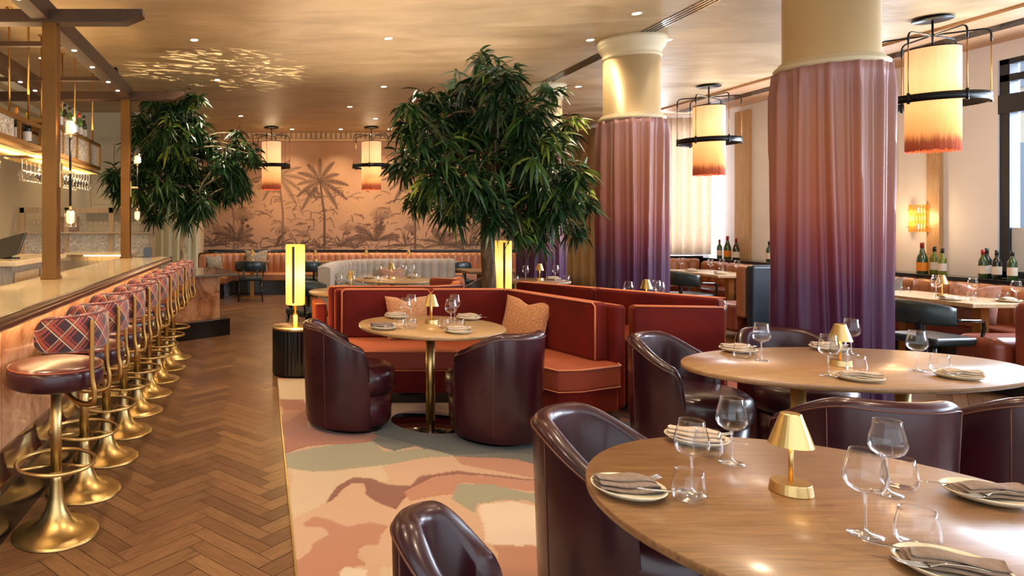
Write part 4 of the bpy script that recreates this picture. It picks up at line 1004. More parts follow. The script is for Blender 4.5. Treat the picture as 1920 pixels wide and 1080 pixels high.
# hanging bottle shelves
def bottle(body, foil, h=.30, r=.037, lab='label_paper'):
    t = thing('wine_bottle', '', 'bottle')
    MB().lathe([(0, 0), (r - .003, 0), (r, .006), (r, h * .58), (r * .92, h * .64), (r * .55, h * .72), (.0145, h * .78), (.0135, h * .97)], 24).build('body', body, t)
    MB().lathe([(.0150, h * .82), (.0155, h), (0, h + .001)], 16).build('foil_cap', foil, t)
    if lab: MB().lathe([(r + .0006, h * .16), (r + .0006, h * .44)], 24, cap=False).build('label_band', lab, t)
    return t
def champagne(body='bottle_green', foil='foil_red', lab='foil_orange'):
    t = thing('champagne_bottle', '', 'bottle'); r = .047
    MB().lathe([(0, 0), (r - .003, 0), (r, .006), (r, .14), (r * .93, .17), (r * .6, .215), (.018, .25), (.015, .30)], 24).build('body', body, t)
    MB().lathe([(.0175, .245), (.0165, .30), (.018, .305), (.017, .325), (0, .326)], 16).build('foil_cap', foil, t); MB().lathe([(r + .0006, .03), (r + .0006, .12)], 24, cap=False).build('label_band', lab, t); return t
BK = {}
def put_bottle(kind, x, y, z, lab, group=None, sc_=None):
    if kind not in BK:
        BK[kind] = Kind({'dark': lambda: bottle('bottle_dark', 'foil_black'), 'orange': lambda: bottle('bottle_dark', 'foil_orange'), 'yellow': lambda: bottle('bottle_dark', 'foil_yellow'), 'green': lambda: bottle('bottle_green', 'foil_red'), 'greenblack': lambda: bottle('bottle_green', 'foil_black'),
                         'olive': lambda: bottle('bottle_olive', 'foil_black'), 'champ': champagne, 'champd': lambda: champagne('bottle_dark', 'foil_red', 'label_paper')}[kind])
    return BK[kind].put((x, y, z), random.random() * 6, lab, group, scale=sc_)
def glass_rack(y0, y1, x0, x1, lab, zt=2.46, opening=0):
    t = thing('hanging_shelf', lab, 'shelf', (0, 0, 0)); zb = 2.18
    fr = MB()
    for x in (x0, x1):
        for z in (zb, zt): fr.box(x - .018, x + .018, y0, y1, z - .018, z + .018)
        n = max(2, round((y1 - y0) / .55))
        for i in range(n + 1): y = y0 + (y1 - y0) * i / n; fr.box(x - .014, x + .014, y - .014, y + .014, zb, zt)
    for y in (y0, y1):
        for z in (zb, zt): fr.box(x0, x1, y - .018, y + .018, z - .018, z + .018)
    fr.build('frame', 'brass_dull', t)
    MB().box(x0, x1, y0, y1, zb - .02, zb).build('bottom_board', 'brass_dull', t)
    MB().box(x0, x1, y0, y1 - opening, zt, zt + .014).build('top_board', 'brass_dull', t)
    MB().box(x1 - .006, x1, y0 + .02, y1 - .02 - opening, zb + .02, zt - .02).build('glass_panel', 'seedy', t)
    MB().box((x0 + x1) / 2 - .02, (x0 + x1) / 2 + .05, y0 + .05, y1 - .05, zb - .03, zb - .021).build('light_strip', 'strip', t)
    b = MB(); k = int((y1 - y0) / .11)
    for i in range(k): y = y0 + .05 + i * .11; b.box(x0, x1, y - .006, y + .006, zb - .075, zb - .063)
    for x in (x0, x1): b.box(x - .008, x + .008, y0, y1, zb - .07, zb - .055)
    b.build('glass_rail', 'brass', t)
    for x in (x0 + .02, x1 - .02):
        for y in (y0 + .08, (y0 + y1) / 2, y1 - .25): MB().tube([(x, y, zt), (x, y, CEIL)], .010, 8).build('hanging_rod', 'brass_dull', t); MB().lathe([(0, CEIL - .012), (.03, CEIL - .012), (.03, CEIL)], 14, c=(x, y)).build('ceiling_cup', 'brass_dull', t)
    l = bpy.data.lights.new('shelf_light', 'AREA'); l.shape = 'RECTANGLE'; l.size = .08; l.size_y = y1 - y0 - .1; l.energy = 14; l.color = (1, .74, .42); lo = bpy.data.objects.new('shelf_light', l); COL.objects.link(lo); lo.parent = t; lo.location = ((x0 + x1) / 2, (y0 + y1) / 2, zb - .035)
    return t
glass_rack(6.2, 8.2, -2.4, -2.0, 'hanging brass shelf with textured glass front, right of the nearer bronze post'); glass_rack(3.4, 6.02, -2.40, -2.0, 'hanging brass shelf with bottles, left of the nearer bronze post', 2.37, .62)
for i, (k, x, y) in enumerate((('orange', -2.07, 5.62), ('yellow', -2.07, 5.88), ('dark', -2.27, 5.60), ('dark', -2.29, 5.8))): put_bottle(k, x, y, 2.18, 'dark wine bottle with %s foil standing on the nearer hanging shelf' % {'orange': 'orange', 'yellow': 'yellow', 'dark': 'black'}[k], 'bottles on the hanging shelves')['label'] += ', rearmost' if i == 3 else ''
for i, (x, y) in enumerate(((-2.13, 5.74), (-2.14, 5.95), (-2.24, 5.93))):
    tag(MB().lathe([(0, 0), (.036, 0), (.036, .20), (.034, .205), (.034, .24), (0, .24)], 20).build('canister', 'canister', None, (x, y, 2.18)), 'brown metal canister on the nearer hanging shelf, ' + ('left front one', 'right front one', 'rear one')[i], 'canister', 'canisters on the nearer hanging shelf')
for i in range(8): put_bottle(('greenblack', 'dark', 'green', 'dark')[i % 4], -2.09, 6.5 + i * .19, 2.474, 'wine bottle on top of the farther hanging shelf, %s from its near end' % NTH[i], 'bottles on top of the farther hanging shelf')
rk = 'wine glasses hanging upside down from the rack'
for i in range(16):
    for j in range(2):
        wineK.put((-2.08 - j * .17, 6.26 + i * .118, 2.115), random.random() * 6, 'wine glass hanging under the farther shelf, %s row, %s from its near end' % (('front', 'back')[j], NTH[i]), rk, tilt=PI)
for i in range(8): wineK.put((-2.1, 4.35 + i * .13, 2.115), random.random() * 6, 'wine glass hanging under the nearer shelf, %s from its near end' % NTH[i], rk, tilt=PI)

# working side of the bar
t = thing('service_cabinet', 'grey wooden bar service cabinet with pale top, left of the nearer post', 'cabinet', (-2.35, 5.9, 0))
MB().box(-.35, .40, -.7, .55, 0, 1.17).build('carcass', 'grey_wood', t); MB().box(-.38, .45, -.75, .58, 1.17, 1.21).build('countertop', 'counter_stone', t, bevel=.004)
for i in range(2): d = MB().box(.402, .42, -.66 + i * .6, -.12 + i * .6, .86, 1.12).build('drawer', 'pale_wood', t, bevel=.004); MB().box(.422, .44, -.45 + i * .6, -.33 + i * .6, .97, .99).build('handle', 'black_metal', d)
t = thing('till_screen', 'tilted black till screen on the bar service cabinet', 'screen', (-2.12, 5.6, 1.21), R(-25))
MB().box(-.07, .07, -.05, .05, 0, .012).build('stand', 'black_metal', t, bevel=.003); MB().box(-.015, .015, -.015, .015, .01, .09).build('neck', 'black_metal', t)
o = MB().box(-.15, .15, -.008, .008, -.11, .11).build('display', 'black', t, (0, 0, .10), bevel=.005); o.rotation_euler = (R(35), R(12), R(180))
t = thing('back_counter', 'low back bar counter with a light strip under its pale ledge', 'counter', (-2.2, 9.0, 0))
MB().box(-1.2, .45, -.3, .3, 0, 1.02).build('carcass', 'grey_wood', t); MB().box(-.35, .50, -.42, .3, 1.10, 1.13).build('ledge', 'counter_stone', t, bevel=.004); MB().box(-.3, .42, -.3, .28, 1.02, 1.10).build('riser', 'pale_wood', t)
MB().box(-.1, .40, -.40, -.37, 1.085, 1.099).build('light_strip', 'strip', t)
for i in range(12): tumb(-1.86 + (i % 3) * .05, 6.6 + i * .125, 'stored behind the bar counter, %s from the near end' % NTH[i], .955)
t = thing('glass_shelf', 'low wooden shelf behind the bar counter carrying spare tumblers', 'shelf', (-1.84, 7.2, 0)); MB().box(-.12, .14, -.68, 1.0, .93, .955).build('board', 'grey_wood', t); MB().box(-.12, .14, -.68, 1.0, 0, .93).build('carcass', 'grey_wood', t)
# glazed pass screens
t = thing('glazed_screen', 'brass framed pass screen with textured glass and a shelf of glasses behind the bar', 'screen', (0, 9.75, 0))
Xs = [-3.5, -2.85, -2.2, -1.6]
fr = MB()
for x in Xs: fr.box(x - .035, x + .035, -.03, .03, .9, 1.74)
fr.box(-3.55, -1.565, -.03, .03, 1.66, 1.74); fr.box(-3.55, -1.565, -.03, .03, .88, .96); fr.box(-3.55, -1.565, -.1, .10, 1.36, 1.385); fr.build('frame', 'pale_wood', t, bevel=.003)
for i in range(3): MB().box(Xs[i] + .035, Xs[i + 1] - .035, -.004, .004, .96, 1.36).build('glass_panel', 'seedy', t)
MB().box(-3.55, -1.56, -.25, .25, 0, .88).build('base_cabinet', 'grey_wood', t)
for i in range(22):
    wineK.put((-3.42 + i * .082, 9.70 + (i % 2) * .10, 1.386), random.random() * 6, 'stemmed glass on the shelf of the pass screen, %s from the left end' % NTH[i], 'glasses on the pass screen shelf', scale=(.8, .8, .85))
# wall cabinets, framed panel and pilasters of the bar's end wall
t = thing('wall_cabinet', 'cream panelled wall cupboards with dark knobs above the pass screen', 'cabinet', (0, 12.05, 0))
MB().box(-3.55, -1.85, 0, .15, 1.75, 3.0).build('carcass', 'cream_paint', t)
for i in range(4):
    x = -3.5 + i * .42; d = MB().box(x, x + .40, -.02, 0, 1.78, 2.95).build('door', 'cream_paint', t, bevel=.006); MB().box(x + .06, x + .34, -.026, -.02, 1.85, 2.88).build('door_panel', 'cream_paint', d, bevel=.006)
    o = MB().lathe([(0, 0), (.012, 0), (.012, .02), (.02, .028), (.02, .036), (0, .04)], 14).build('knob', 'black_metal', d, (x + (.34 if i % 2 else .06), -.02, 1.99)); o.rotation_euler = (R(90), 0, 0)
t = thing('framed_panel', 'small dark framed doorway panel with copper coloured pattern, behind the bar', 'panel', (-3.2, 10.6, .0)); MB().box(-.3, .3, 0, .03, .8, 1.62).build('frame', 'pale_wood', t, bevel=.004); MB().box(-.24, .24, -.006, 0, .86, 1.56).build('infill', 'onyx', t)
MB().box(-.3, .3, 0, .4, 0, .8).build('base', 'black', t)
t = thing('wall_mirror', 'dark bronze framed mirror on the left wall behind the bar', 'mirror', (-3.59, 7.9, 0)); MB().box(0, .04, -1.0, 1.0, 1.15, 2.3).build('frame', 'bronze_dark', t, bevel=.005); MB().box(.04, .045, -.92, .92, 1.23, 2.22).build('mirror_glass', simple('mirror_silver', '#aab0a8', .03, 1), t)
struct(MB().box(-3.6, -3.2, 11.2, 12.2, 0, 3.2).build('trim_10', 'cream_paint', bevel=.01), 'cream pilaster at the end of the left wall')

# ---------------- service station beyond the bar
t = thing('service_station', 'onyx clad service counter with black plinth past the end of the bar', 'counter', (0, 0, 0))
body = [(-1.12, 8.56), (-.57, 9.04), (-.8, 10.1), (-1.42, 9.4)]
prism([(-1.15, 8.40), (-.43, 9.03), (-.78, 10.2), (-1.46, 9.4)], 0, .225).build('plinth', 'black', t, bevel=.005)
prism(body, .225, .80).build('onyx_body', 'onyx', t, bevel=.004)
prism([(-1.22, 8.36), (-.31, 9.02), (-.72, 10.4), (-1.5, 9.44)], .80, .835).build('countertop', simple('dark_stone_top', '#6a5c50', .12, noise=2, coat=.6), t, bevel=.008)
t = thing('card_stand', 'small black sign stand at the end of the bar counter', 'sign', (-1.36, 7.93, 1.10)); MB().box(-.045, .045, -.006, .006, 0, .12).build('panel', 'black', t, bevel=.003); MB().box(-.05, .05, -.03, .03, 0, .008).build('foot', 'black', t)

# ================================================================== trees
def leaf_mesh(name, leaves, parent):
    V = []; F = []; T = []
    for (p, d, L, w, droop, roll, tone) in leaves:
        d = np.array(d); d /= np.linalg.norm(d); up = np.array((0, 0, 1.)); s = np.cross(d, up); s = s / (np.linalg.norm(s) + 1e-6)
        nrm = np.cross(s, d); s = s * math.cos(roll) + nrm * math.sin(roll); nrm = np.cross(s, d); o = len(V); K = 5
        for i in range(K + 1):
            t = i / K; c = p + d * L * t - up * droop * L * t * t; wd = w * math.sin(PI * min(1, .06 + t * .94)) ** .8 * (1 - .25 * t)
            for k in (-1, 0, 1): V.append(c + s * wd * k + nrm * (-.25 * wd * (1 - abs(k)))); T.append(tone)
        for i in range(K):
            for k in range(2): a = o + i * 3 + k; F.append((a, a + 1, a + 4, a + 3))
    me = bpy.data.meshes.new(name); me.from_pydata([tuple(v) for v in V], [], F); me.polygons.foreach_set('use_smooth', [True] * len(F))
    at = me.attributes.new('tone', 'FLOAT', 'POINT'); at.data.foreach_set('value', T); me.materials.append(M['leaf'])
    o = bpy.data.objects.new(name, me); COL.objects.link(o); o.parent = parent; return o
def make_tree(name, label, base, trunk, blobs, Y, dens, bark, depth, seed, leafL=.17):
    r = random.Random(seed); t = thing(name, label, 'tree', base); bx = Vector(base)
    TP = [Vector(p) - bx for p, _ in trunk]; MB().tube(smooth_path(TP, 8), list(np.interp(np.linspace(0, len(TP) - 1, (len(TP) - 1) * 8 + 1), range(len(TP)), [q for _, q in trunk])), 14).build('trunk', bark, t)
    top = TP[-1]; fork = TP[max(0, len(TP) - 3):]; leaves = []; br = MB()
    for bi, (u, v, rp) in enumerate(blobs):
        dy = r.uniform(-depth, depth); yy = Y + dy; rad = rp * yy / 1250; c = Vector(((u - 491) * yy / 1250, yy, 1.5 - (v - 420) * yy / 1250)) - bx
        f = r.choice(fork); mid = f.lerp(c, .5) + Vector((r.uniform(-.1, .1), r.uniform(-.1, .1), .12)); br.tube(smooth_path([f, mid, c], 5), list(np.linspace(.017, .006, 11)), 6)
        nt = int(dens * (rad / .4) ** 2)
        for _ in range(nt):
            while True:
                q = Vector((r.uniform(-1, 1), r.uniform(-1, 1), r.uniform(-1, 1)))
                if .35 < q.length < 1: break
            tip = c + Vector((q.x * rad, q.y * rad * 1.15, q.z * rad)); out = Vector((q.x, q.y, q.z * .4 + .25)).normalized()
            if r.random() < .35: br.tube(smooth_path([c.lerp(tip, .1), c.lerp(tip, .6) + Vector((0, 0, .04)), tip], 3), .0035, 4)
            tn = r.uniform(.0, .6) if r.random() > .10 else r.uniform(.6, 1)
            for k in range(r.randint(7, 11)):
                a = r.uniform(0, 6.283); d = out * r.uniform(.2, 1.0) + Vector((math.cos(a), math.sin(a), r.uniform(-.9, .35))) * .8
                p = tip - out * r.uniform(0, .14) + Vector((r.uniform(-.02, .02),) * 3)
                leaves.append((np.array(p), d, leafL * r.uniform(.65, 1.25), .0185 * r.uniform(.75, 1.3), r.uniform(.25, .95), r.uniform(-1, 1), min(1, max(0, tn + r.uniform(-.15, .15)))))
    br.build('branches', bark, t); leaf_mesh('foliage', leaves, t); return t
Y1 = 6.78
make_tree('potted_tree', 'big leafy tree with brown trunk rising from between the red banquettes', (2.32, Y1, 0),
          [((2.32, Y1, 0), .078), ((2.31, Y1, .9), .070), ((2.29, Y1, 1.35), .064), ((2.30, Y1, 1.8), .058), ((2.34, Y1, 2.2), .05), ((2.30, Y1, 2.6), .03)],
          [(860, 185, 52), (930, 160, 52), (905, 115, 24), (800, 195, 42), (765, 185, 22), (985, 205, 45), (1035, 165, 22), (800, 255, 48), (760, 300, 34), (870, 250, 60), (940, 240, 58), (1010, 270, 52), (1060, 235, 26),
           (820, 320, 48), (785, 360, 30), (890, 330, 58), (960, 320, 60), (1030, 330, 52), (1085, 320, 30), (1100, 370, 24), (850, 385, 34), (925, 390, 40), (990, 390, 48), (1050, 385, 42), (1010, 435, 26), (1075, 425, 22), (965, 430, 22), (760, 240, 26)],
          Y1, 74, 'bark', .5, 5, .195)
make_tree('potted_tree', 'smaller leafy tree with pale trunk beyond the end of the bar', (-1.1, 9.5, .835),
          [((-1.1, 9.5, .835), .07), ((-1.11, 9.5, 1.2), .065), ((-1.09, 9.5, 1.6), .055), ((-1.15, 9.5, 2.0), .04), ((-1.2, 9.5, 2.5), .025)],
          [(300, 205, 34), (340, 190, 24), (370, 185, 12), (265, 235, 28), (320, 245, 42), (365, 235, 30), (280, 285, 42), (335, 300, 45), (385, 270, 26), (215, 320, 22), (235, 350, 28), (265, 340, 32), (310, 350, 40), (355, 345, 38), (290, 390, 24), (345, 385, 30), (375, 375, 24),
           (420, 295, 30), (405, 330, 32), (445, 320, 28), (430, 355, 26), (455, 345, 20), (450, 275, 24), (475, 290, 16), (445, 250, 12), (385, 385, 16)],
          9.5, 84, 'pale_bark', .45, 9, .2)

# ================================================================== far dining area
ribbonP = [(-1.2, 13.2), (-1.22, 13.9), (-1.0, 14.4), (-.5, 14.62), (.5, 14.66), (3, 14.66), (6.4, 14.66)]
t = thing('fluted_banquette', 'long tan leather channel back banquette under the mural', 'banquette', (0, 0, 0))
fluted(ribbonP, .40, .86, .15, .035, .10).build('backrest', 'orange_leather', t)
prism([(-1.15, 13.3), (-.7, 13.25), (-.62, 13.95), (-.3, 14.08), (6.4, 14.1), (6.4, 14.64), (-.5, 14.6), (-1.0, 14.36), (-1.16, 13.9)], .30, .45).build('seat', 'orange_leather', t, bevel=.03)
prism([(-1.1, 13.4), (-.76, 13.35), (-.66, 14.02), (-.3, 14.16), (6.4, 14.2), (6.4, 14.6), (-.5, 14.55)], 0, .30).build('base', 'black', t)
t = thing('banquette_surround', 'black curved back rail behind the tan banquette, left end', 'rail', (0, 0, 0)); ribbon(offs([(x, y) for x, y in ribbonP[:5]], -.10), .06, 0, .90).build('rail', 'black', t, bevel=.006)

def make_chair():
    t = thing('dining_chair', '', 'chair')   # faces +X
    b = MB(); rows = []
    MB().box(-.23, .25, -.24, .24, .40, .475).build('seat', 'green_leather', t, bevel=.03, seg=4)
    rows = []; n = 16
    for i in range(n + 1):
        a = R(-52 + 104 * i / n); x = .22 - .50 * math.cos(a) * .98; y = .36 * math.sin(a) / math.sin(R(52)) * .78; e = abs(i / n * 2 - 1)
        nx_, ny_ = -math.cos(a), math.sin(a) * .6; zt = .80 - .05 * e ** 3; zb = .60 + .0 * e
        rows.append([(x + nx_ * o, y + ny_ * o, z) for o, z in ((.0, zb), (.025, zb - .01), (.045, zb + .02), (.05, zt - .03), (.03, zt), (.01, zt), (-.012, zt - .03), (-.012, zb + .02), (0, zb))])
    b = MB().grid(rows, flip=False); m = len(rows[0]); b.f += [list(range(m - 1)), [n * m + k for k in range(m - 1)][::-1]]; b.sm += [False] * 2; b.build('backrest', 'green_leather', t)
    for y in (-.13, .13): MB().box(-.28, -.25, y - .018, y + .018, .44, .64).build('back_support', 'black', t)
    for sx in (-1, 1):
        for sy in (-1, 1): MB().tube([(sx * .20, sy * .20, .41), (sx * .25 - .01, sy * .235, 0)], [.02, .012], 8).build('leg', 'black', t)
    for sy in (-1, 1): MB().tube(smooth_path([(-.06, sy * .27, .64), (.10, sy * .275, .635), (.2, sy * .26, .625), (.225, sy * .25, .55), (.21, sy * .235, .43)], 4), .014, 8).build('armrest', 'black', t)
    return t
chair = Kind(make_chair); CG = 'dark green dining chairs'
chair.put((-.22, 13.05, 0), R(90), 'dark green leather chair at the left end of the tan banquette', CG)
chair.put((.85, 12.9, 0), R(90), 'dark green leather chair behind the glowing drum lamp', CG)
chair.put((2.95, 12.7, 0), R(90), 'dark green leather chair facing the mural, left one of the pair beside the tree', CG)
chair.put((3.66, 12.7, 0), R(90), 'dark green leather chair facing the mural, right one of the pair beside the tree', CG)
chair.put((2.0, 11.6, 0), R(200), 'dark green leather chair behind the grey fluted banquette', CG)
chair.put((2.92, 11.1, 0), R(0), 'dark green leather chair left of the square table by the tree trunk', CG)
chair.put((.60, 8.06, 0), R(-60), 'dark green leather chair just behind the glowing drum lamp, left of the grey banquette', CG)
chair.put((6.38, 9.95, 0), R(10), 'dark green leather armchair right of the middle column at a rectangular table', CG)
chair.put((6.22, 6.2, 0), R(5), 'dark green leather armchair right of the nearest column at a rectangular table', CG)
tt = square_table(-.55, .15, 13.45, 14.05, 'small dark square table at the left end of the tan banquette')
square_table(.75, 1.45, 13.4, 14.05, 'small square table before the tan banquette, left of centre'); square_table(1.75, 2.6, 13.4, 14.05, 'small square table before the tan banquette, centre'); square_table(2.8, 4.1, 13.3, 14.05, 'long table before the tan banquette, beside the tree')
square_table(3.3, 4.5, 10.6, 11.4, 'square table behind the tree trunk')
for x, y, w in ((-.2, 13.75, 'on the table at the left end of the tan banquette'), (1.1, 13.7, 'on the table left of centre at the tan banquette'), (2.15, 13.7, 'on the centre table at the tan banquette'), (3.0, 13.6, 'on the long table at the tan banquette'), (3.75, 11.0, 'on the square table behind the tree trunk')): lampt(x, y, w)
for x, w in ((.95, 'left'), (2.35, 'centre')): wine(x, 13.6, 'on a small table at the tan banquette, ' + w)
cushion(-.95, 13.85, .45, .42, R(40), R(-16), 'grey_cushion', 'grey patterned cushion at the left end of the tan banquette')
cushion(-.12, 14.42, .45, .5, 0, R(-14), 'grey_cushion', 'grey cushion on the tan banquette behind the table lamp')
# grey fluted banquette
t = thing('grey_banquette', 'grey channel tufted velvet banquette curving round a round table', 'banquette', (0, 0, 0))
GP = [(.80, 8.55), (.86, 9.0), (1.15, 9.85), (1.7, 10.35), (3.0, 10.45)]
fluted(GP, .35, .95, .13, .035, .16).build('backrest', 'grey_fabric', t)
prism([(.9, 8.6), (1.35, 8.75), (1.6, 9.5), (2.0, 9.85), (3.0, 9.95), (3.0, 10.4), (1.7, 10.3), (1.2, 9.8)], .1, .45).build('seat', 'grey_fabric', t, bevel=.03)
cushion(1.15, 9.2, .45, .4, R(60), R(-14), 'grey_cushion', 'grey cushion in the corner of the grey banquette'); cushion(2.0, 10.12, .45, .4, R(5), R(-14), 'pink_cushion', 'pinkish cushion on the grey banquette')
# round tables in the middle distance
round_table(1.06, 7.50, .53, 'round oak table behind the red banquette, left of the tree', 'light_oak')
W4 = 'on the round table behind the red banquette, '
lampt(1.02, 7.62, W4 + 'at its middle'); wine(.86, 7.45, W4 + 'left'); wine(1.18, 7.75, W4 + 'back'); wine(1.25, 7.35, W4 + 'right'); wine(.98, 7.3, W4 + 'front'); tumb(.80, 7.3, W4 + 'left'); tumb(1.1, 7.25, W4 + 'front'); tumb(1.32, 7.5, W4 + 'right'); setting(.95, 7.8, 0, 'at the back of the table behind the red banquette', True, False); setting(1.4, 7.65, 0, 'at the right of the table behind the red banquette', True, False)
round_table(1.80, 9.2, .53, 'round table inside the grey fluted banquette', 'light_oak')
W5 = 'on the round table inside the grey banquette, '
lampt(1.80, 9.25, W5 + 'at its middle'); wine(1.6, 9.1, W5 + 'left'); wine(1.95, 9.35, W5 + 'back right'); wine(2.05, 9.1, W5 + 'right'); wine(1.92, 9.0, W5 + 'front'); tumb(1.66, 9.0, W5 + 'left'); tumb(2.12, 9.25, W5 + 'right'); setting(1.5, 9.35, 0, 'at the left of the grey banquette table', True, False); setting(2.15, 9.45, 0, 'at the back of the grey banquette table', True, False)
round_table(3.66, 9.0, .47, 'round grey topped table between the lit drum lamp and the plum curtain')
W6 = 'on the round table by the plum curtain, '
lampt(3.75, 9.0, W6 + 'at its middle'); wine(3.5, 8.85, W6 + 'left'); wine(3.92, 8.9, W6 + 'right'); tumb(3.35, 8.8, W6 + 'left'); tumb(4.0, 8.75, W6 + 'right'); setting(3.98, 9.1, 0, 'at the right of the table by the plum curtain', True, False)
round_table(3.68, 6.48, .50, 'round table behind the red banquette in front of the middle column')
W7 = 'on the round table before the middle column, '
lampt(3.72, 6.45, W7 + 'at its middle'); wine(3.52, 6.40, W7 + 'left of the lamp'); wine(3.80, 6.36, W7 + 'right of the lamp, nearer'); wine(3.86, 6.52, W7 + 'right of the lamp, farther'); tumb(3.38, 6.3, W7 + 'left'); tumb(3.80, 6.22, W7 + 'right'); setting(3.95, 6.3, 0, 'at the right of the table before the middle column', True, False); setting(3.3, 6.55, 0, 'at the left of the table before the middle column', True, False)
tub.put((2.15, 8.30, 0), R(160), 'oxblood tub chair behind the red banquette, left of the tree trunk', TG); tub.put((2.95, 9.25, 0), R(180), 'oxblood tub chair left of the lit lamp behind the tree trunk', TG)
tub.put((4.12, 8.35, 0), R(120), 'oxblood tub chair left of the middle column', TG); tub.put((4.22, 6.62, 0), R(195), 'oxblood tub chair right of the middle column', TG)

# ================================================================== window side booths
t = thing('window_banquette', 'tan channel back leather banquette along the window wall', 'banquette', (0, 0, 0))
fluted([(7.82, 5.4), (7.82, 8.0), (7.82, 11.78)][::-1], .44, .84, .21, .05, .12).build('backrest', 'orange_leather', t)
MB().box(7.2, 7.8, 5.4, 11.2, .28, .46).build('seat', 'brown_leather', t, bevel=.04, seg=3); MB().box(7.3, 7.8, 5.4, 11.2, 0, .28).build('base', 'black', t)
t = thing('window_ledge', 'dark ledge behind the window banquette holding wine bottles', 'shelf', (0, 0, 0)); MB().box(7.90, 8.2, 5.2, 12.1, .86, .90).build('ledge_top', 'black', t, bevel=.006); MB().box(7.92, 8.2, 5.2, 12.1, 0, .86).build('ledge_body', 'black', t)
t = thing('far_banquette', 'tan channel back banquette under the sheer beige curtain', 'banquette', (0, 0, 0)); fluted([(6.5, 11.85), (7.74, 11.85)], .44, .88, .17, .045, .12).build('backrest', 'orange_leather', t); MB().box(6.5, 7.72, 11.32, 11.8, .1, .46).build('seat', 'brown_leather', t, bevel=.04, seg=3)
MB().box(6.45, 7.9, 11.93, 12.02, 0, .93).build('back_rail', 'black', t, bevel=.006)
t = thing('booth_divider', 'dark blue booth end panel with tan inner side between the two curtained columns', 'banquette', (0, 0, 0))
MB().box(6.12, 7.18, 8.32, 8.44, .04, .985).build('outer_panel', 'navy_leather', t, bevel=.04, seg=4); MB().box(6.10, 7.18, 8.45, 8.60, .3, .97).build('back_cushion', 'orange_leather', t, bevel=.04, seg=3); MB().box(6.08, 7.18, 8.58, 9.1, .1, .46).build('seat', 'brown_leather', t, bevel=.05, seg=3)
t = thing('booth_bench', 'brown red leather booth bench end at the right picture edge', 'banquette', (0, 0, 0))
MB().box(6.40, 7.18, 5.80, 6.2, .22, .50).build('seat', 'brown_leather', t, bevel=.09, seg=4); MB().box(6.50, 7.18, 5.62, 5.79, .2, .84).build('backrest', 'brown_leather', t, bevel=.07, seg=4); MB().box(6.5, 7.18, 5.66, 6.15, .0, .22).build('base', 'black', t)
square_table(6.76, 7.46, 6.34, 7.62, 'rectangular table by the window behind the nearest column', 'pale_wood'); square_table(6.76, 7.46, 9.88, 11.15, 'rectangular table by the window between the curtained columns', 'pale_wood')
W8 = 'on the rectangular table behind the nearest column, '
lampt(7.12, 6.98, W8 + 'at its middle'); wine(6.86, 7.3, W8 + 'back left'); wine(6.98, 6.9, W8 + 'front left'); wine(7.2, 6.75, W8 + 'front right'); wine(7.3, 6.45, W8 + 'near the corner'); wine(7.28, 7.2, W8 + 'back right')
tumb(7.05, 6.62, W8 + 'front'); tumb(6.9, 7.15, W8 + 'left'); tumb(7.35, 6.6, W8 + 'right'); setting(6.88, 6.66, 0, 'at the near left of the table behind the nearest column', True); setting(7.28, 6.5, R(10), 'at the near right of the table behind the nearest column', True); setting(6.9, 7.45, 0, 'at the far left of the table behind the nearest column', True, False)
W9 = 'on the rectangular table between the columns, '
wine(6.85, 10.9, W9 + 'back left'); wine(7.0, 10.4, W9 + 'middle'); wine(7.2, 10.1, W9 + 'right'); wine(7.25, 10.5, W9 + 'back right'); tumb(7.1, 10.3, W9 + 'middle'); tumb(7.3, 9.98, W9 + 'right'); setting(6.9, 10.7, 0, 'at the left of the table between the columns', True, False); setting(6.95, 10.1, 0, 'at the near side of the table between the columns', True, False)
cushion(7.45, 7.0, .46, .42, R(-80), R(-12), 'pink_cushion', 'pink cushion on the window banquette behind the nearest table lamp'); cushion(7.4, 8.0, .46, .42, R(-80), R(-12), 'grey_cushion', 'grey cushion on the window banquette left of the rectangular table'); cushion(7.4, 10.2, .46, .4, R(-75), R(-12), 'pink_cushion', 'pink cushion on the window banquette between the columns')
def uY(u, X): return X * 1250 / (u - 491)
for k, u, X, lab, s in (('champ', 1729, 7.98, 'big green champagne bottle with red foil on the window ledge, under the amber sconce', 1.15), ('olive', 1752, 8.03, 'olive wine bottle with white label on the window ledge, left of a twin', 1.1), ('olive', 1767, 7.98, 'olive wine bottle with rounded shoulders on the window ledge beside the pilaster', 1.05), ('green', 1843, 7.98, 'green wine bottle with red foil on the window ledge, by the window frame', 1.05),
                        ('dark', 1850, 8.05, 'dark wine bottle just behind the red foiled one by the window frame', 1.1), ('dark', 1869, 7.99, 'dark wine bottle on the window ledge right of the window frame', 1.05), ('greenblack', 1898, 7.99, 'green wine bottle at the right end of the window ledge', 1.05), ('greenblack', 1442, 7.98, 'green bottle on the ledge just left of the nearest column curtain', 1.1),
                        ('green', 1349, 7.97, 'slim green bottle with red foil on the ledge between the columns', 1.1), ('champ', 1364, 8.02, 'green champagne bottle on the ledge between the columns', 1.2), ('champd', 1380, 8.02, 'dark champagne bottle on the ledge between the columns', 1.1)):
    put_bottle(k, X, uY(u, X), .90, lab, 'bottles on the window ledge', (s, s, s))
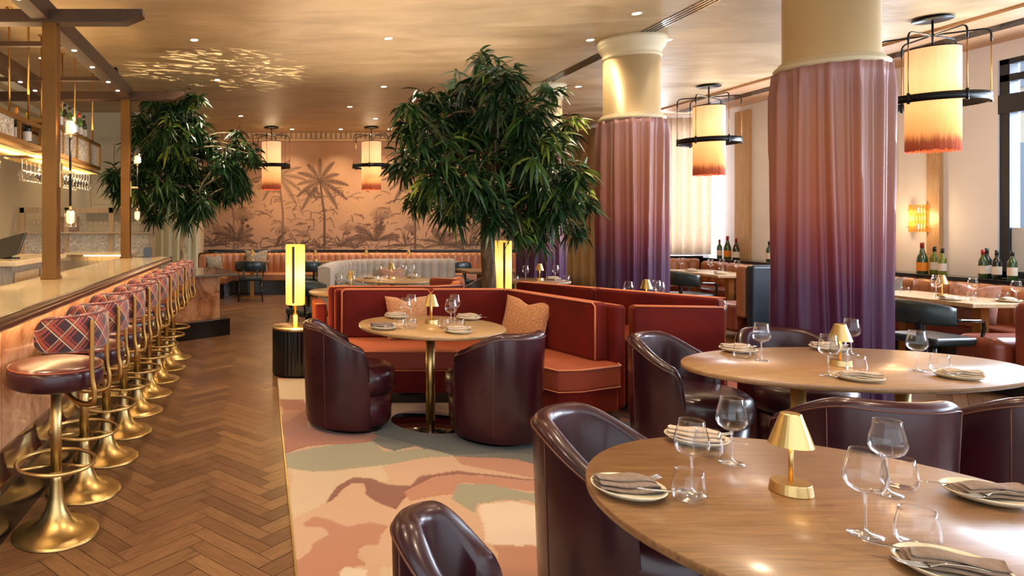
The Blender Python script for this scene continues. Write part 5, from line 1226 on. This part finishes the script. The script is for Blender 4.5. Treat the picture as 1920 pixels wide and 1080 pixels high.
# amber glass sconce
t = thing('wall_sconce', 'amber glass rod sconce on the white wall behind the nearest pendant', 'wall lamp', (XR, 8.27, 1.57))
b = MB()
for i in range(13):
    a = R(-84 + 14 * i); x = -.02 - .085 * math.cos(a); y = .125 * math.sin(a); MB().tube([(x, y, -.17), (x, y, .17)], .0085, 8).build('glass_rod', (lambda: M.setdefault('amber', (lambda n: n.set(base=srgb('#d08a34'), rough=.15, emit=srgb('#ff9a34'), estr=.55, coat=.5))(NT('amber_glass'))))(), t)
for z in (-.11, .105): b.box(-.1, -.005, -.115, .115, z, z + .008)
b.build('bracket', 'brass', t); MB().box(-.03, 0, -.09, .09, -.13, .13).build('backplate', 'brass', t)
for z in (-.1, .1): MB().lathe([(0, -.03), (.02, -.025), (.02, .025), (0, .03)], 12).build('bulb', 'bulb', t, (-.055, 0, z))
l = bpy.data.lights.new('sconce_glow', 'POINT'); l.energy = 8; l.color = (1, .6, .28); l.shadow_soft_size = .08; lo = bpy.data.objects.new('sconce_glow', l); COL.objects.link(lo); lo.parent = t; lo.location = (-.2, 0, 0)

# added spot with noise pattern imitating reflected sunlight on the ceiling: broken, streaky patches
l = bpy.data.lights.new('ripple_spot', 'SPOT'); l.energy = 900; l.color = (1, .86, .62); l.spot_size = R(50); l.spot_blend = .6; l.shadow_soft_size = .002
l.use_nodes = True; nt = l.node_tree; em = nt.nodes['Emission']; tc = nt.nodes.new('ShaderNodeTexCoord'); mp = nt.nodes.new('ShaderNodeMapping'); mp.inputs['Scale'].default_value = (3.2, 9, 1)
no = nt.nodes.new('ShaderNodeTexNoise'); no.inputs['Scale'].default_value = 2.6; no.inputs['Detail'].default_value = 5; no.inputs['Distortion'].default_value = 1.6
rm = nt.nodes.new('ShaderNodeValToRGB'); rm.color_ramp.elements[0].position = .54; rm.color_ramp.elements[1].position = .6
nt.links.new(tc.outputs['Normal'], mp.inputs[0]); nt.links.new(mp.outputs[0], no.inputs['Vector']); nt.links.new(no.outputs[0], rm.inputs[0]); nt.links.new(rm.outputs[0], em.inputs['Strength'])
lo = bpy.data.objects.new('ripple_spot', l); COL.objects.link(lo); lo.location = (.1, 7.6, .9); lo.rotation_euler = (Vector((-.55, 8.9, 3.54)) - Vector(lo.location)).to_track_quat('-Z', 'Y').to_euler()
